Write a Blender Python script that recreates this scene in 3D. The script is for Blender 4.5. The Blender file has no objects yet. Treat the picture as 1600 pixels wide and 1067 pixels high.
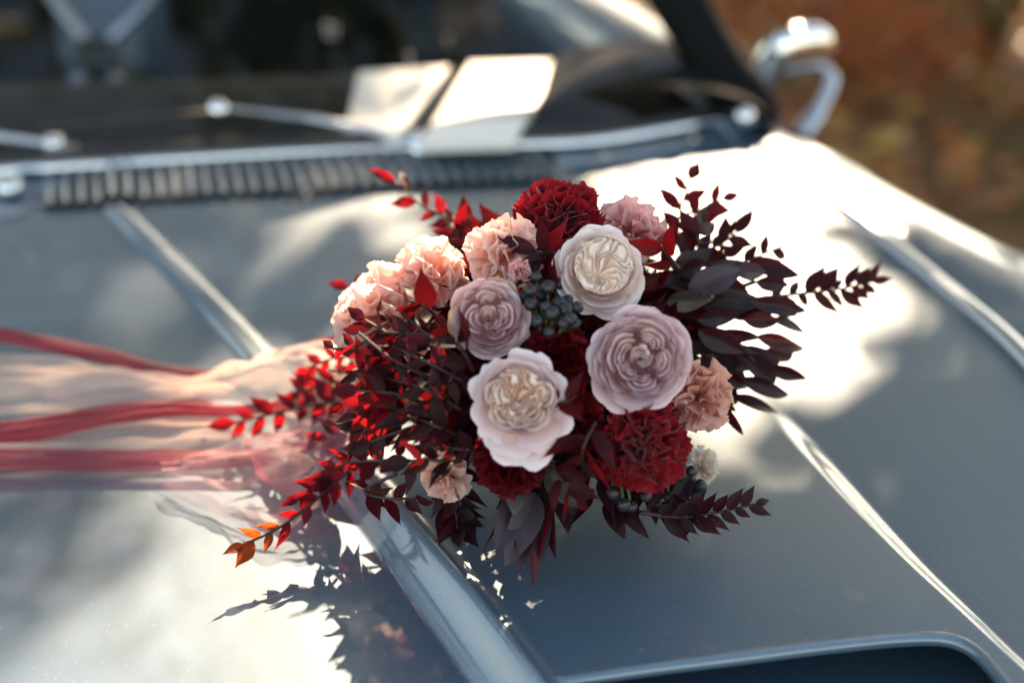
import bpy, math, random
import numpy as np
from mathutils import Vector, Matrix, noise
random.seed(7)
R = math.radians
SC = bpy.context.scene
COL = SC.collection

# ------------------------------------------------------------------ camera, light
CZ, PITCH, FPX = 1.55, R(28.0), 50/36*1600
cam_d = bpy.data.cameras.new('camera'); cam = bpy.data.objects.new('camera', cam_d); COL.objects.link(cam)
cam.location = (0, 0, CZ); cam.rotation_euler = (R(90) - PITCH, 0, 0)
cam_d.lens = 50; cam_d.sensor_width = 36; cam_d.clip_start = .05; cam_d.clip_end = 400
cam_d.dof.use_dof = True; cam_d.dof.focus_distance = .945; cam_d.dof.aperture_fstop = 2.15
SC.camera = cam
SUN_EL, SUN_AZ = R(33), R(7)        # azimuth to the right of +Y
SUN = Vector((math.sin(SUN_AZ)*math.cos(SUN_EL), math.cos(SUN_AZ)*math.cos(SUN_EL), math.sin(SUN_EL)))
w = bpy.data.worlds.new('World'); SC.world = w; w.use_nodes = True
nt = w.node_tree; nt.nodes.clear()
sky = nt.nodes.new('ShaderNodeTexSky'); sky.sky_type = 'NISHITA'; sky.sun_disc = False
sky.sun_elevation = SUN_EL; sky.sun_rotation = SUN_AZ
bg = nt.nodes.new('ShaderNodeBackground'); bg.inputs[1].default_value = .15
wo = nt.nodes.new('ShaderNodeOutputWorld'); nt.links.new(sky.outputs[0], bg.inputs[0]); nt.links.new(bg.outputs[0], wo.inputs[0])
sd = bpy.data.lights.new('sun', 'SUN'); sd.energy = 5.0; sd.angle = R(.55); sd.color = (1, .84, .74)
so = bpy.data.objects.new('sun', sd); COL.objects.link(so); so.rotation_euler = (-SUN).to_track_quat('-Z', 'Y').to_euler()
SC.view_settings.view_transform = 'Standard'; SC.view_settings.look = 'None'; SC.view_settings.gamma = 1
SC.view_settings.use_curve_mapping = False; SC.view_settings.exposure = 1.98
SC.view_settings.use_white_balance = True; SC.view_settings.white_balance_temperature = 9200; SC.view_settings.white_balance_tint = 9
SC.cycles.use_denoising = True; SC.cycles.max_bounces = 10; SC.cycles.transparent_max_bounces = 24
SC.cycles.transmission_bounces = 8; SC.cycles.sample_clamp_indirect = 6; SC.cycles.caustics_reflective = False

# ------------------------------------------------------------------ geometry helpers
CAM = Vector((0, 0, CZ)); FW = Vector((0, math.cos(PITCH), -math.sin(PITCH))); UP = Vector((0, math.sin(PITCH), math.cos(PITCH)))
def ray(px, py): return Vector(((px-800)/FPX, 0, 0)) + UP*((533.5-py)/FPX) + FW
def PZ(px, py, z):
    d = ray(px, py); return CAM + d*((z-CZ)/d.z)
def PD(px, py, dep): return CAM + ray(px, py)*dep
def proj(p):
    q = p - CAM; d = q.dot(FW)
    return 800 + q.x/d*FPX, 533.5 - q.dot(UP)/d*FPX, d
def sstep(a, b, x):
    t = min(1, max(0, (x-a)/(b-a))); return t*t*(3-2*t)
def lerp(a, b, t): return a + (b-a)*t

def mesh(name, verts, faces, uvs=None, smooth=True):
    me = bpy.data.meshes.new(name); me.from_pydata([tuple(v) for v in verts], [], faces)
    if uvs is not None:
        uvl = me.uv_layers.new(name='UVMap')
        vi = np.zeros(len(me.loops), dtype=np.int32); me.loops.foreach_get('vertex_index', vi)
        uvl.data.foreach_set('uv', np.asarray(uvs, dtype=np.float32)[vi].ravel())
    if smooth: me.polygons.foreach_set('use_smooth', [True]*len(me.polygons))
    me.update(); return me
def grid_faces(nu, nv, off=0, wrap=False):
    f = []
    for j in range(nv-1):
        for i in range(nu-1 if not wrap else nu):
            a = off + j*nu + i; b = off + j*nu + (i+1) % nu
            f.append((a, b, b+nu, a+nu))
    return f
class MB:
    def __init__(s): s.v = []; s.f = []; s.uv = []
    def add(s, v, f, uv=None):
        o = len(s.v); s.v += [tuple(x) for x in v]; s.f += [tuple(i+o for i in q) for q in f]
        s.uv += uv if uv else [(0, 0)]*len(v)
    def grid(s, rows, wrap=False):
        nv = len(rows); nu = len(rows[0]); v = [p for r in rows for p in r]
        s.add(v, grid_faces(nu, nv, 0, wrap), [(i/(nu-1), j/(nv-1)) for j in range(nv) for i in range(nu)])
    def box(s, c, ax, ay, az):
        c = Vector(c); v = [c + ax*i + ay*j + az*k for i in (-1, 1) for j in (-1, 1) for k in (-1, 1)]
        s.add(v, [(0,1,3,2),(4,6,7,5),(0,4,5,1),(2,3,7,6),(0,2,6,4),(1,5,7,3)])
    def tube(s, pts, rad, n=10, caps=True, sx=1., up=None):
        pts = [Vector(p) for p in pts]; rads = rad if isinstance(rad, (list, tuple)) else [rad]*len(pts)
        rows = []; ref = up or Vector((0.13, .2, 1)).normalized()
        for i, p in enumerate(pts):
            t = (pts[min(i+1, len(pts)-1)] - pts[max(i-1, 0)]).normalized()
            a = t.cross(ref)
            if a.length < 1e-4: a = t.cross(Vector((1, 0, 0)))
            a.normalize(); b = a.cross(t)
            rows.append([p + (a*math.cos(2*math.pi*k/n)*sx + b*math.sin(2*math.pi*k/n))*rads[i] for k in range(n)])
        o = len(s.v); v = [q for r in rows for q in r]; f = grid_faces(n, len(rows), 0, True)
        if caps:
            v += [pts[0], pts[-1]]; a = len(v)-2
            f += [(a, (k+1) % n, k) for k in range(n)] + [(a+1, (len(rows)-1)*n+k, (len(rows)-1)*n+(k+1) % n) for k in range(n)]
        s.add(v, f)
    def ball(s, c, rx, ry=None, rz=None, n=14, m=9, rot=None):
        ry = ry or rx; rz = rz or rx; rows = []
        for j in range(m+1):
            th = math.pi*j/m; row = []
            for i in range(n):
                ph = 2*math.pi*i/n
                q = Vector((rx*math.sin(th)*math.cos(ph), ry*math.sin(th)*math.sin(ph), rz*math.cos(th)))
                if rot: q = rot @ q
                row.append(Vector(c)+q)
            rows.append(row)
        s.grid(rows, True)
    def build(s, name, m, parent=None, smooth=True):
        me = mesh(name, s.v, s.f, s.uv, smooth); return link(name, me, m, parent)
def link(name, me, m=None, parent=None, mat=None):
    o = bpy.data.objects.new(name, me); COL.objects.link(o)
    if m is not None and len(me.materials) == 0: me.materials.append(m)
    if parent is not None: o.parent = parent
    if mat is not None: o.matrix_local = mat
    return o
def tag(o, label=None, cat=None, group=None, kind=None):
    if label: o['label'] = label
    if cat: o['category'] = cat
    if group: o['group'] = group
    if kind: o['kind'] = kind
    return o
def thing(name, label, cat, mat=None, group=None):
    o = bpy.data.objects.new(name, None); COL.objects.link(o); o.empty_display_size = .05
    if mat is not None: o.matrix_world = mat
    return tag(o, label, cat, group)
def frame(pos, z, xhint=None, s=1.0):
    z = z.normalized(); x = (xhint or Vector((1, 0, .01))); x = (x - z*x.dot(z)).normalized(); y = z.cross(x)
    return Matrix.Translation(pos) @ Matrix((x, y, z)).transposed().to_4x4() @ Matrix.Diagonal((s, s, s, 1))
def catmull(pts, n):
    pts = [Vector(p) for p in pts]; P = [2*pts[0]-pts[1]] + pts + [2*pts[-1]-pts[-2]]; out = []
    m = len(pts)-1
    for k in range(n):
        t = k/(n-1)*m; i = min(int(t), m-1); u = t-i
        a, b, c, d = P[i:i+4]
        out.append(.5*((2*b) + (c-a)*u + (2*a-5*b+4*c-d)*u*u + (3*b-a-3*c+d)*u**3))
    return out

# ------------------------------------------------------------------ materials
def newmat(name):
    m = bpy.data.materials.new(name); m.use_nodes = True; nt = m.node_tree; nt.nodes.clear()
    return m, nt, lambda t: nt.nodes.new('ShaderNode'+t)
def setp(n, **k):
    for a, b in k.items():
        a = a.replace('_', ' ')
        if a in n.inputs: n.inputs[a].default_value = b
def c4(c): return (c[0], c[1], c[2], 1)
def simple(name, col, rough=.5, metal=0, col2=None, scale=20, coat=0, bump=0, spec=.5, emit=None):
    m, nt, N = newmat(name); p = N('BsdfPrincipled'); o = N('OutputMaterial'); nt.links.new(p.outputs[0], o.inputs[0])
    setp(p, Base_Color=c4(col), Roughness=rough, Metallic=metal, Coat_Weight=coat, Coat_Roughness=.03, Specular_IOR_Level=spec)
    if col2 or bump:
        tc = N('TexCoord'); nz = N('TexNoise'); nz.inputs['Scale'].default_value = scale; nz.inputs['Detail'].default_value = 5
        nt.links.new(tc.outputs['Object'], nz.inputs['Vector'])
        if col2:
            r = N('ValToRGB'); r.color_ramp.elements[0].position = .35; r.color_ramp.elements[1].position = .65
            r.color_ramp.elements[0].color = c4(col); r.color_ramp.elements[1].color = c4(col2)
            nt.links.new(nz.outputs['Fac'], r.inputs[0]); nt.links.new(r.outputs[0], p.inputs['Base Color'])
        if bump:
            b = N('Bump'); b.inputs['Strength'].default_value = bump; b.inputs['Distance'].default_value = .01
            nt.links.new(nz.outputs['Fac'], b.inputs['Height']); nt.links.new(b.outputs[0], p.inputs['Normal'])
    return m
def sheet_mat(name, base, mid, edge, tcol, tf=.35, rough=.5, vein=.0, mott=.12, scale=60, spec=.35, sheen=0., mids=.62, bump=.10):
    """petals and leaves: colour runs base to edge along v, light passes through"""
    m, nt, N = newmat(name); L = nt.links.new
    uv = N('TexCoord'); sp = N('SeparateXYZ'); L(uv.outputs['UV'], sp.inputs[0])
    r = N('ValToRGB'); e = r.color_ramp.elements; e[0].color = c4(base); e[1].color = c4(edge); e[0].position = .05; e[1].position = .97
    q = e.new(mids); q.color = c4(mid); L(sp.outputs[1], r.inputs[0])
    nz = N('TexNoise'); nz.inputs['Scale'].default_value = scale; nz.inputs['Detail'].default_value = 4; L(uv.outputs['Object'], nz.inputs['Vector'])
    mp = N('MapRange'); mp.inputs[1].default_value = .3; mp.inputs[2].default_value = .7; mp.inputs[3].default_value = 1-mott; mp.inputs[4].default_value = 1+mott
    L(nz.outputs['Fac'], mp.inputs[0])
    mul = N('VectorMath'); mul.operation = 'SCALE'; L(r.outputs[0], mul.inputs[0]); L(mp.outputs[0], mul.inputs['Scale'])
    p = N('BsdfPrincipled'); setp(p, Roughness=rough, Specular_IOR_Level=spec, Sheen_Weight=sheen, Sheen_Roughness=.4)
    L(mul.outputs[0], p.inputs['Base Color'])
    # fine radial veins in relief
    wv = N('TexWave'); wv.bands_direction = 'X'; wv.inputs['Scale'].default_value = 7; wv.inputs['Distortion'].default_value = 1.5; wv.inputs['Detail'].default_value = 2
    L(uv.outputs['UV'], wv.inputs['Vector'])
    b = N('Bump'); b.inputs['Strength'].default_value = bump; b.inputs['Distance'].default_value = .0006; L(wv.outputs['Fac'], b.inputs['Height']); L(b.outputs[0], p.inputs['Normal'])
    t = N('BsdfTranslucent')
    tm = N('VectorMath'); tm.operation = 'SCALE'; tm.inputs[0].default_value = tcol; L(mp.outputs[0], tm.inputs['Scale']); L(tm.outputs[0], t.inputs[0])
    mx = N('MixShader'); mx.inputs[0].default_value = tf; L(p.outputs[0], mx.inputs[1]); L(t.outputs[0], mx.inputs[2])
    o = N('OutputMaterial'); L(mx.outputs[0], o.inputs[0]); return m
def sheer(name, col, tcol, clear=.5, trans=.5, rough=.45):
    m, nt, N = newmat(name); L = nt.links.new
    tr = N('BsdfTransparent'); tr.inputs[0].default_value = (1, 1, 1, 1)
    p = N('BsdfPrincipled'); setp(p, Base_Color=c4(col), Roughness=rough, Sheen_Weight=.4)
    tc = N('TexCoord'); mpg = N('Mapping'); mpg.inputs['Scale'].default_value = (3, 60, 1); L(tc.outputs['UV'], mpg.inputs[0])
    nz = N('TexNoise'); nz.inputs['Scale'].default_value = 3; nz.inputs['Detail'].default_value = 4; L(mpg.outputs[0], nz.inputs['Vector'])
    b = N('Bump'); b.inputs['Strength'].default_value = .3; b.inputs['Distance'].default_value = .002; L(nz.outputs['Fac'], b.inputs['Height']); L(b.outputs[0], p.inputs['Normal'])
    t = N('BsdfTranslucent'); t.inputs[0].default_value = c4(tcol)
    a = N('MixShader'); a.inputs[0].default_value = trans; L(p.outputs[0], a.inputs[1]); L(t.outputs[0], a.inputs[2])
    lw = N('LayerWeight'); lw.inputs[0].default_value = .35
    mr = N('MapRange'); mr.inputs[3].default_value = 1-clear; mr.inputs[4].default_value = min(1, 1-clear+.5); L(lw.outputs['Facing'], mr.inputs[0])
    x = N('MixShader'); L(mr.outputs[0], x.inputs[0]); L(tr.outputs[0], x.inputs[1]); L(a.outputs[0], x.inputs[2])
    o = N('OutputMaterial'); L(x.outputs[0], o.inputs[0]); return m
def paint_mat():
    m, nt, N = newmat('car_paint'); L = nt.links.new
    p = N('BsdfPrincipled'); setp(p, Base_Color=(.052, .112, .165, 1), Metallic=.28, Specular_IOR_Level=1.0, Roughness=.46, Coat_Weight=1, Coat_Roughness=.035, Coat_IOR=1.75)
    tc = N('TexCoord'); nz = N('TexNoise'); nz.inputs['Scale'].default_value = 5; nz.inputs['Detail'].default_value = 4; L(tc.outputs['Object'], nz.inputs['Vector'])
    mp = N('MapRange'); mp.inputs[3].default_value = .42; mp.inputs[4].default_value = .52; L(nz.outputs['Fac'], mp.inputs[0]); L(mp.outputs[0], p.inputs['Roughness'])
    # dust and wipe marks in the clear coat
    n2 = N('TexNoise'); n2.inputs['Scale'].default_value = 3; n2.inputs['Detail'].default_value = 8; L(tc.outputs['Object'], n2.inputs['Vector'])
    m2 = N('MapRange'); m2.inputs[1].default_value = .45; m2.inputs[2].default_value = .75; m2.inputs[3].default_value = .015; m2.inputs[4].default_value = .1; L(n2.outputs['Fac'], m2.inputs[0]); L(m2.outputs[0], p.inputs['Coat Roughness'])
    # fine dust and pollen on the paint
    d1 = N('TexNoise'); d1.inputs['Scale'].default_value = 420; d1.inputs['Detail'].default_value = 3; L(tc.outputs['Object'], d1.inputs['Vector'])
    d2 = N('MapRange'); d2.inputs[1].default_value = .64; d2.inputs[2].default_value = .74; d2.inputs[4].default_value = .35; L(d1.outputs['Fac'], d2.inputs[0])
    dm = N('Mix'); dm.data_type = 'RGBA'; dm.inputs[6].default_value = (.052, .112, .165, 1); dm.inputs[7].default_value = (.35, .33, .28, 1)
    L(d2.outputs[0], dm.inputs[0]); L(dm.outputs[2], p.inputs['Base Color'])
    fl = N('TexVoronoi'); fl.inputs['Scale'].default_value = 2500; L(tc.outputs['Object'], fl.inputs['Vector'])
    b = N('Bump'); b.inputs['Strength'].default_value = .04; b.inputs['Distance'].default_value = .0005; L(fl.outputs['Distance'], b.inputs['Height']); L(b.outputs[0], p.inputs['Normal'])
    o = N('OutputMaterial'); L(p.outputs[0], o.inputs[0]); return m
def glass_mat():
    m, nt, N = newmat('window_glass'); L = nt.links.new
    tr = N('BsdfTransparent'); tr.inputs[0].default_value = (.72, .74, .75, 1); g = N('BsdfGlossy'); g.inputs['Roughness'].default_value = .01
    f = N('LayerWeight'); f.inputs[0].default_value = .5
    pw = N('Math'); pw.operation = 'POWER'; pw.inputs[1].default_value = 5; L(f.outputs['Facing'], pw.inputs[0])
    fr_ = N('MapRange'); fr_.inputs[3].default_value = .045; fr_.inputs[4].default_value = 1; L(pw.outputs[0], fr_.inputs[0])
    mx = N('MixShader'); L(fr_.outputs[0], mx.inputs[0]); L(tr.outputs[0], mx.inputs[1]); L(g.outputs[0], mx.inputs[2])
    o = N('OutputMaterial'); L(mx.outputs[0], o.inputs[0]); return m

PAINT = paint_mat(); GLASS = glass_mat()
CHROME = simple('chrome', (.75, .77, .8), .06, 1, bump=.01, scale=30)
GLINT = simple('glint_metal', (.8, .62, .55), .16, 1)  # bright metal for small balls added only to catch sun glints
DULL = simple('brushed_metal', (.45, .5, .58), .28, .9)
BLACK = simple('black_rubber', (.012, .012, .013), .55)
VINYL = simple('dark_vinyl', (.012, .016, .014), .38, bump=.15, scale=300)
CABIN = simple('cabin_shade_cloth', (.007, .008, .008), .85, spec=.08)  # near-black colour stands in for the shade of a missing roof
CREAM = simple('light_patch_cream', (.80, .76, .72), .45, bump=.1, scale=200)  # pale colour for the panels that imitate light on the dash
TAN = simple('tan_leather', (.42, .25, .13), .5, bump=.1, scale=150)
DARK = simple('engine_dark', (.006, .007, .009), .6)
M = {}
M['white_rose'] = sheet_mat('white_rose_petal', (.82, .56, .44), (.86, .70, .66), (.90, .84, .84), (.85, .55, .42), .2, sheen=.1, mids=.7)
M['white_core'] = sheet_mat('white_rose_heart', (.74, .42, .30), (.86, .70, .60), (.90, .84, .80), (.85, .5, .3), .12, mids=.5)
M['blush_rose'] = sheet_mat('blush_rose_petal', (.80, .52, .42), (.84, .62, .62), (.88, .78, .80), (.85, .5, .42), .2, sheen=.1, mids=.66)
M['blush_core'] = sheet_mat('blush_rose_heart', (.74, .32, .20), (.85, .62, .50), (.90, .81, .77), (.85, .45, .25), .14, mids=.5)
M['mauve_rose'] = sheet_mat('mauve_rose_petal', (.42, .18, .17), (.62, .37, .39), (.80, .64, .67), (.6, .28, .26), .12, mids=.74)  # dark base of the mauve ramps paints in shade between petal rows
M['mauve_core'] = sheet_mat('mauve_rose_heart', (.38, .14, .13), (.60, .34, .35), (.82, .66, .68), (.6, .28, .25), .10, mids=.70)
M['small_mauve'] = sheet_mat('small_mauve_petal', (.38, .15, .13), (.57, .31, .32), (.78, .60, .62), (.55, .25, .22), .12, mids=.74)
M['outer_green'] = sheet_mat('outer_sepal_petal', (.45, .42, .28), (.52, .44, .34), (.62, .50, .42), (.5, .4, .2), .25)
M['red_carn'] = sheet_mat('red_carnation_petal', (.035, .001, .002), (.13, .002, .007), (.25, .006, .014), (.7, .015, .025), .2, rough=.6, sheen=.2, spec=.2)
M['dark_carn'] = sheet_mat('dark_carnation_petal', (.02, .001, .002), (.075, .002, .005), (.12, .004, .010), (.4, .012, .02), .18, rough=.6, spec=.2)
M['peach_carn'] = sheet_mat('peach_carnation_petal', (.62, .20, .16), (.80, .45, .40), (.89, .70, .66), (1., .74, .64), .5, rough=.6)
M['pink_carn'] = sheet_mat('pink_carnation_petal', (.56, .17, .17), (.78, .38, .38), (.86, .57, .56), (.95, .5, .46), .3, rough=.6)
M['cream_carn'] = sheet_mat('cream_carnation_petal', (.6, .45, .34), (.78, .68, .60), (.86, .80, .75), (.9, .7, .5), .3, rough=.6)
M['salmon_carn'] = sheet_mat('salmon_carnation_petal', (.50, .14, .10), (.70, .32, .26), (.80, .50, .42), (.8, .35, .25), .3, rough=.6)
M['ruscus'] = sheet_mat('burgundy_leaf', (.018, .003, .005), (.024, .003, .006), (.026, .003, .006), (.80, .014, .026), .28, rough=.5, spec=.16, mott=.35, scale=120)
M['ruscus_sunlit'] = sheet_mat('sun_glow_leaf', (.12, .012, .008), (.16, .016, .008), (.18, .02, .01), (1., .16, .03), .5, rough=.5, spec=.16, mott=.35, scale=160)  # lit copy of the burgundy leaf, coloured as if sun passed through
M['ruscus_dark'] = sheet_mat('dark_shaded_leaf', (.009, .003, .005), (.014, .004, .007), (.017, .005, .008), (.40, .008, .012), .15, rough=.5, spec=.16, mott=.3, scale=120)  # darker copy of the burgundy leaf for leaves in shade
M['plum'] = sheet_mat('dusky_purple_leaf', (.012, .006, .008), (.020, .011, .016), (.024, .013, .018), (.35, .01, .015), .16, rough=.45, spec=.3, mott=.2, scale=90)
M['plum_grey'] = sheet_mat('grey_green_leaf', (.03, .03, .026), (.045, .043, .038), (.055, .048, .046), (.2, .06, .04), .14, rough=.5, spec=.5, mott=.15, scale=90)
M['plum_lilac'] = sheet_mat('lilac_grey_leaf', (.03, .02, .026), (.052, .04, .054), (.062, .046, .062), (.2, .02, .04), .14, rough=.5, mott=.2, scale=90)
M['plum_red'] = sheet_mat('deep_red_leaf', (.025, .002, .004), (.038, .003, .006), (.042, .004, .007), (.6, .015, .02), .3, rough=.4, mott=.2, scale=90)
M['stem'] = simple('dark_stem', (.03, .009, .009), .55); M['stem_green'] = simple('green_stem', (.05, .09, .03), .5)
def berry_mat():
    m, nt, N = newmat('dark_berry'); L = nt.links.new
    tc = N('TexCoord'); nz = N('TexNoise'); nz.inputs['Scale'].default_value = 260; nz.inputs['Detail'].default_value = 6; L(tc.outputs['Object'], nz.inputs['Vector'])
    r = N('ValToRGB'); r.color_ramp.elements[0].position = .48; r.color_ramp.elements[1].position = .66
    r.color_ramp.elements[0].color = (.002, .0025, .005, 1); r.color_ramp.elements[1].color = (.055, .062, .088, 1); L(nz.outputs['Fac'], r.inputs[0])
    p = N('BsdfPrincipled'); L(r.outputs[0], p.inputs['Base Color']); p.inputs['Roughness'].default_value = .32
    b = N('Bump'); b.inputs['Strength'].default_value = .25; b.inputs['Distance'].default_value = .0006; L(nz.outputs['Fac'], b.inputs['Height']); L(b.outputs[0], p.inputs['Normal'])
    o = N('OutputMaterial'); L(p.outputs[0], o.inputs[0]); return m
M['berry'] = berry_mat()

# ------------------------------------------------------------------ the car: surface description
HZ = .95
def wxy(px, py, z=HZ):
    p = PZ(px, py, z); return (p.x, p.y)
def interp(pts, t, k=0):
    """pts sorted by pts[.][k]; returns the other coordinate, linear"""
    j = 1-k
    if t <= pts[0][k]:
        a, b = pts[0], pts[1]
    elif t >= pts[-1][k]:
        a, b = pts[-2], pts[-1]
    else:
        for a, b in zip(pts, pts[1:]):
            if a[k] <= t <= b[k]: break
    u = (t-a[k])/(b[k]-a[k]); return a[j] + (b[j]-a[j])*u
def curve_y(pix, extra_lo=None, extra_hi=None):
    pts = [wxy(*q) for q in pix]
    if extra_lo: pts = extra_lo + pts
    if extra_hi: pts = pts + extra_hi
    sm = catmull([(p[0], p[1], 0) for p in pts], 60)
    out = sorted([(p.x, p.y) for p in sm], key=lambda q: q[1]); return out
SEAM = curve_y([(1165, 222), (1345, 360), (1460, 450), (1600, 572)], extra_hi=[(.475, .75), (.475, .30)])
REAR = [wxy(*q) for q in [(-700, 365), (-200, 345), (180, 332), (500, 322), (850, 300), (1000, 275), (1165, 222), (1260, 190)]]
REARS = sorted([(p.x, p.y) for p in catmull([(a, b, 0) for a, b in REAR], 80)])
GL_BASE = [wxy(*q) for q in [(-700, 300), (-200, 285), (0, 272), (400, 258), (700, 245), (950, 228), (1150, 190)]]
RIDGE = curve_y([(185, 335), (407, 562), (578, 790), (700, 950), (785, 1067), (890, 1215), (1090, 1500)])
DOME_R = curve_y([(1020, 430), (1200, 650), (1370, 852), (1500, 985), (1640, 1120), (1900, 1380)])
LIP = sorted([(p.x, p.y) for p in catmull([wxy(*q, z=HZ+.016)+(0,) for q in [(600, 1095), (830, 1072), (1000, 1054), (1150, 1038), (1300, 1017), (1400, 1003), (1465, 998), (1500, 1004), (1530, 1022), (1560, 1055), (1590, 1100), (1610, 1140)]], 120)])
def side_dist(curve, x, y):
    """signed distance across a mostly lengthwise curve (positive to the right)"""
    cx = interp(curve, y, 1); c2 = interp(curve, y+.02, 1); sl = (c2-cx)/.02
    return (x-cx)/math.sqrt(1+sl*sl)
def dome_h(y): return .021*(1 - sstep(.66, 1.12, y))
def Hz(x, y, mouth=False):
    z = HZ + .010*(y-1.0)
    dS = side_dist(SEAM, x, y)
    z -= .05*max(0, (.22+dS))**2 if dS > -.22 else 0
    dl = side_dist(RIDGE, x, y); dr = side_dist(DOME_R, x, y)
    wd = lerp(.0115, .007, sstep(.7, 1.45, y))
    qf = sstep(.80, 1.02, y)
    bev = (.0030*sstep(-wd-.005, -wd, dl) + .0030*sstep(-wd*1.2, wd*1.2, dl))*(1 - .55*sstep(wd+.001, wd+.012, dl))
    bed = .0078*(sstep(-wd-.007, -wd, dl))*(1 - .75*sstep(wd-.004, wd+.004, dl))
    z += lerp(bev, bed, qf)*(1-sstep(.0, .5, dl))
    z += -.010*sstep(0, .35, -dl)
    if y < 1.15:
        ins = sstep(-wd-.003, wd+.002, dl)
        edge = 1 - sstep(-.004, .022, dr)
        z += dome_h(y)*ins*edge*1.0
    if dl > 0 and dr < 0: z += .006*math.sin(math.pi*min(1, dl/(dl-dr)))
    return z
def HP(px, py, h=0):
    z = HZ
    for _ in range(5):
        p = PZ(px, py, z+h); z = Hz(p.x, p.y)
    return PZ(px, py, z+h)

car = thing('vintage_car', 'silver blue vintage car with a raised bonnet scoop, parked under trees', 'car', Matrix.Translation((-.35, 2.2, 0)))
CI = car.matrix_world.inverted()
class CB(MB):
    def build(s, name, m, parent=None, smooth=True, sub=False):
        par = parent or car
        s.v = [tuple(Vector(v) - Vector((-.35, 2.2, 0))) for v in s.v]
        return MB.build(s, name, m, par, smooth)

XL = [(-.62, .3), (-.70, .7), (-.85, 1.2), (-1.0, 1.6)]       # left shut line (x, y)
def in_mouth(x, y):
    dl = side_dist(RIDGE, x, y)
    return dl > .02 and x < LIP[-1][0] and y < interp(LIP, x, 0)
# hood
na, nb = 560, 380
b_ = CB(); V = []; UVh = []
for j in range(nb):
    t = j/(nb-1); yb = .42 + t*1.15
    for i in range(na):
        a = i/(na-1); a = a if a < .35 else a
        xl = interp(XL, yb, 1); x = lerp(xl, interp(SEAM, yb, 1)-.002, a)
        yr = interp(REARS, x, 0) - .003; y = .42 + t*(yr-.42)
        xr = interp(SEAM, y, 1)-.002; x = lerp(interp(XL, y, 1), xr, a)
        V.append((x, y, Hz(x, y))); UVh.append((a, t))
Fh = []
for q in grid_faces(na, nb):
    cx = sum(V[k][0] for k in q)/4; cy = sum(V[k][1] for k in q)/4
    if not in_mouth(cx, cy): Fh.append(q)
b_.add(V, Fh, UVh)
# turned down edges at the shut lines
for i in range(na-1):
    k = (nb-1)*na+i; p, q = Vector(V[k]), Vector(V[k+1]); b_.add([p, q, q-Vector((0, -.002, .02)), p-Vector((0, -.002, .02))], [(0, 1, 2, 3)])
hood = b_.build('hood', PAINT)
# rolled lip round the scoop mouth
lp = [(x, y) for x, y in LIP if side_dist(RIDGE, x, y) > .005]
lp = [Vector((x, y, Hz(x, y+.004)-.0045)) for x, y in lp]
zmax = None
for i, p in enumerate(lp):
    if p.x > .305:
        p.z = HZ + .003 + (max(0, .022 - 1.1*max(0, lp[max(0, i-1)].y*0 + (.715-p.y))))
sm = CB(); sm.tube(lp, .0048, 12); sm.build('scoop_lip', PAINT, hood)
fl = CB(); rows = []
for j in range(24):
    y = .40 + j*.018; rows.append([Vector((x, y, HZ - .022 - .01*(y > .75)*(y-.75)*8)) for x in np.linspace(-.02, .42, 20)])
fl.grid(rows); fl.build('scoop_floor', PAINT, hood)
bk = CB(); bk.box((.13, .80, HZ-.012), Vector((.10, 0, 0)), Vector((0, .003, 0)), Vector((0, 0, .014))); bk.build('scoop_wall', DARK, hood)
# fender right
OUT = curve_y([(1190, 205), (1300, 232), (1400, 288), (1500, 340), (1600, 388)], extra_hi=[(.66, 1.1), (.71, .8), (.72, .30)])
OUT = [(x, y) for x, y in OUT]
def fender_rows(y0, y1, n=90):
    rows = []
    for j in range(n):
        y = lerp(y0, y1, j/(n-1)); xs = interp(SEAM, y, 1)+.002; xo = interp(OUT, y, 1)+.03
        if xo < xs+.09: xo = xs+.09
        z0 = Hz(xs-.002, y); wd = xo-xs; row = [Vector((xs+.0015, y, z0-.02)), Vector((xs, y, z0-.0015))]
        rr = min(.07, wd*.55); cr = .012*sstep(.06, .2, wd)
        for k in range(1, 15):
            u = k/14*(wd-rr)/wd; row.append(Vector((xs+wd*u, y, z0 + cr*math.sin(math.pi*min(1, u*wd/(wd-rr+1e-6)*.8)) - .05*u*u*wd)))
        zt = row[-1].z; xt = row[-1].x
        for k in range(1, 12):
            a = math.pi/2*k/11; row.append(Vector((xt+rr*math.sin(a), y, zt-rr*(1-math.cos(a)))))
        xe = row[-1].x; ze = row[-1].z
        for k in range(1, 12): row.append(Vector((xe+.015*math.sin(math.pi*k/11), y, lerp(ze, .32, k/11))))
        rows.append(row)
    return rows
fb = CB(); fb.grid(fender_rows(.30, 1.68)); fb.build('front_fender', PAINT)
# crease strip along the fender (a pressed bead; bright metal stands in for its paint highlight)
cp = [Vector((interp(SEAM, y, 1)+.010, y, Hz(interp(SEAM, y, 1), y)+.001)) for y in np.linspace(.32, 1.60, 60)]
cs = CB(); cs.tube(cp, .0075, 10, sx=1.5); cs.build('fender_highlight_bead', DULL)
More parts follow.
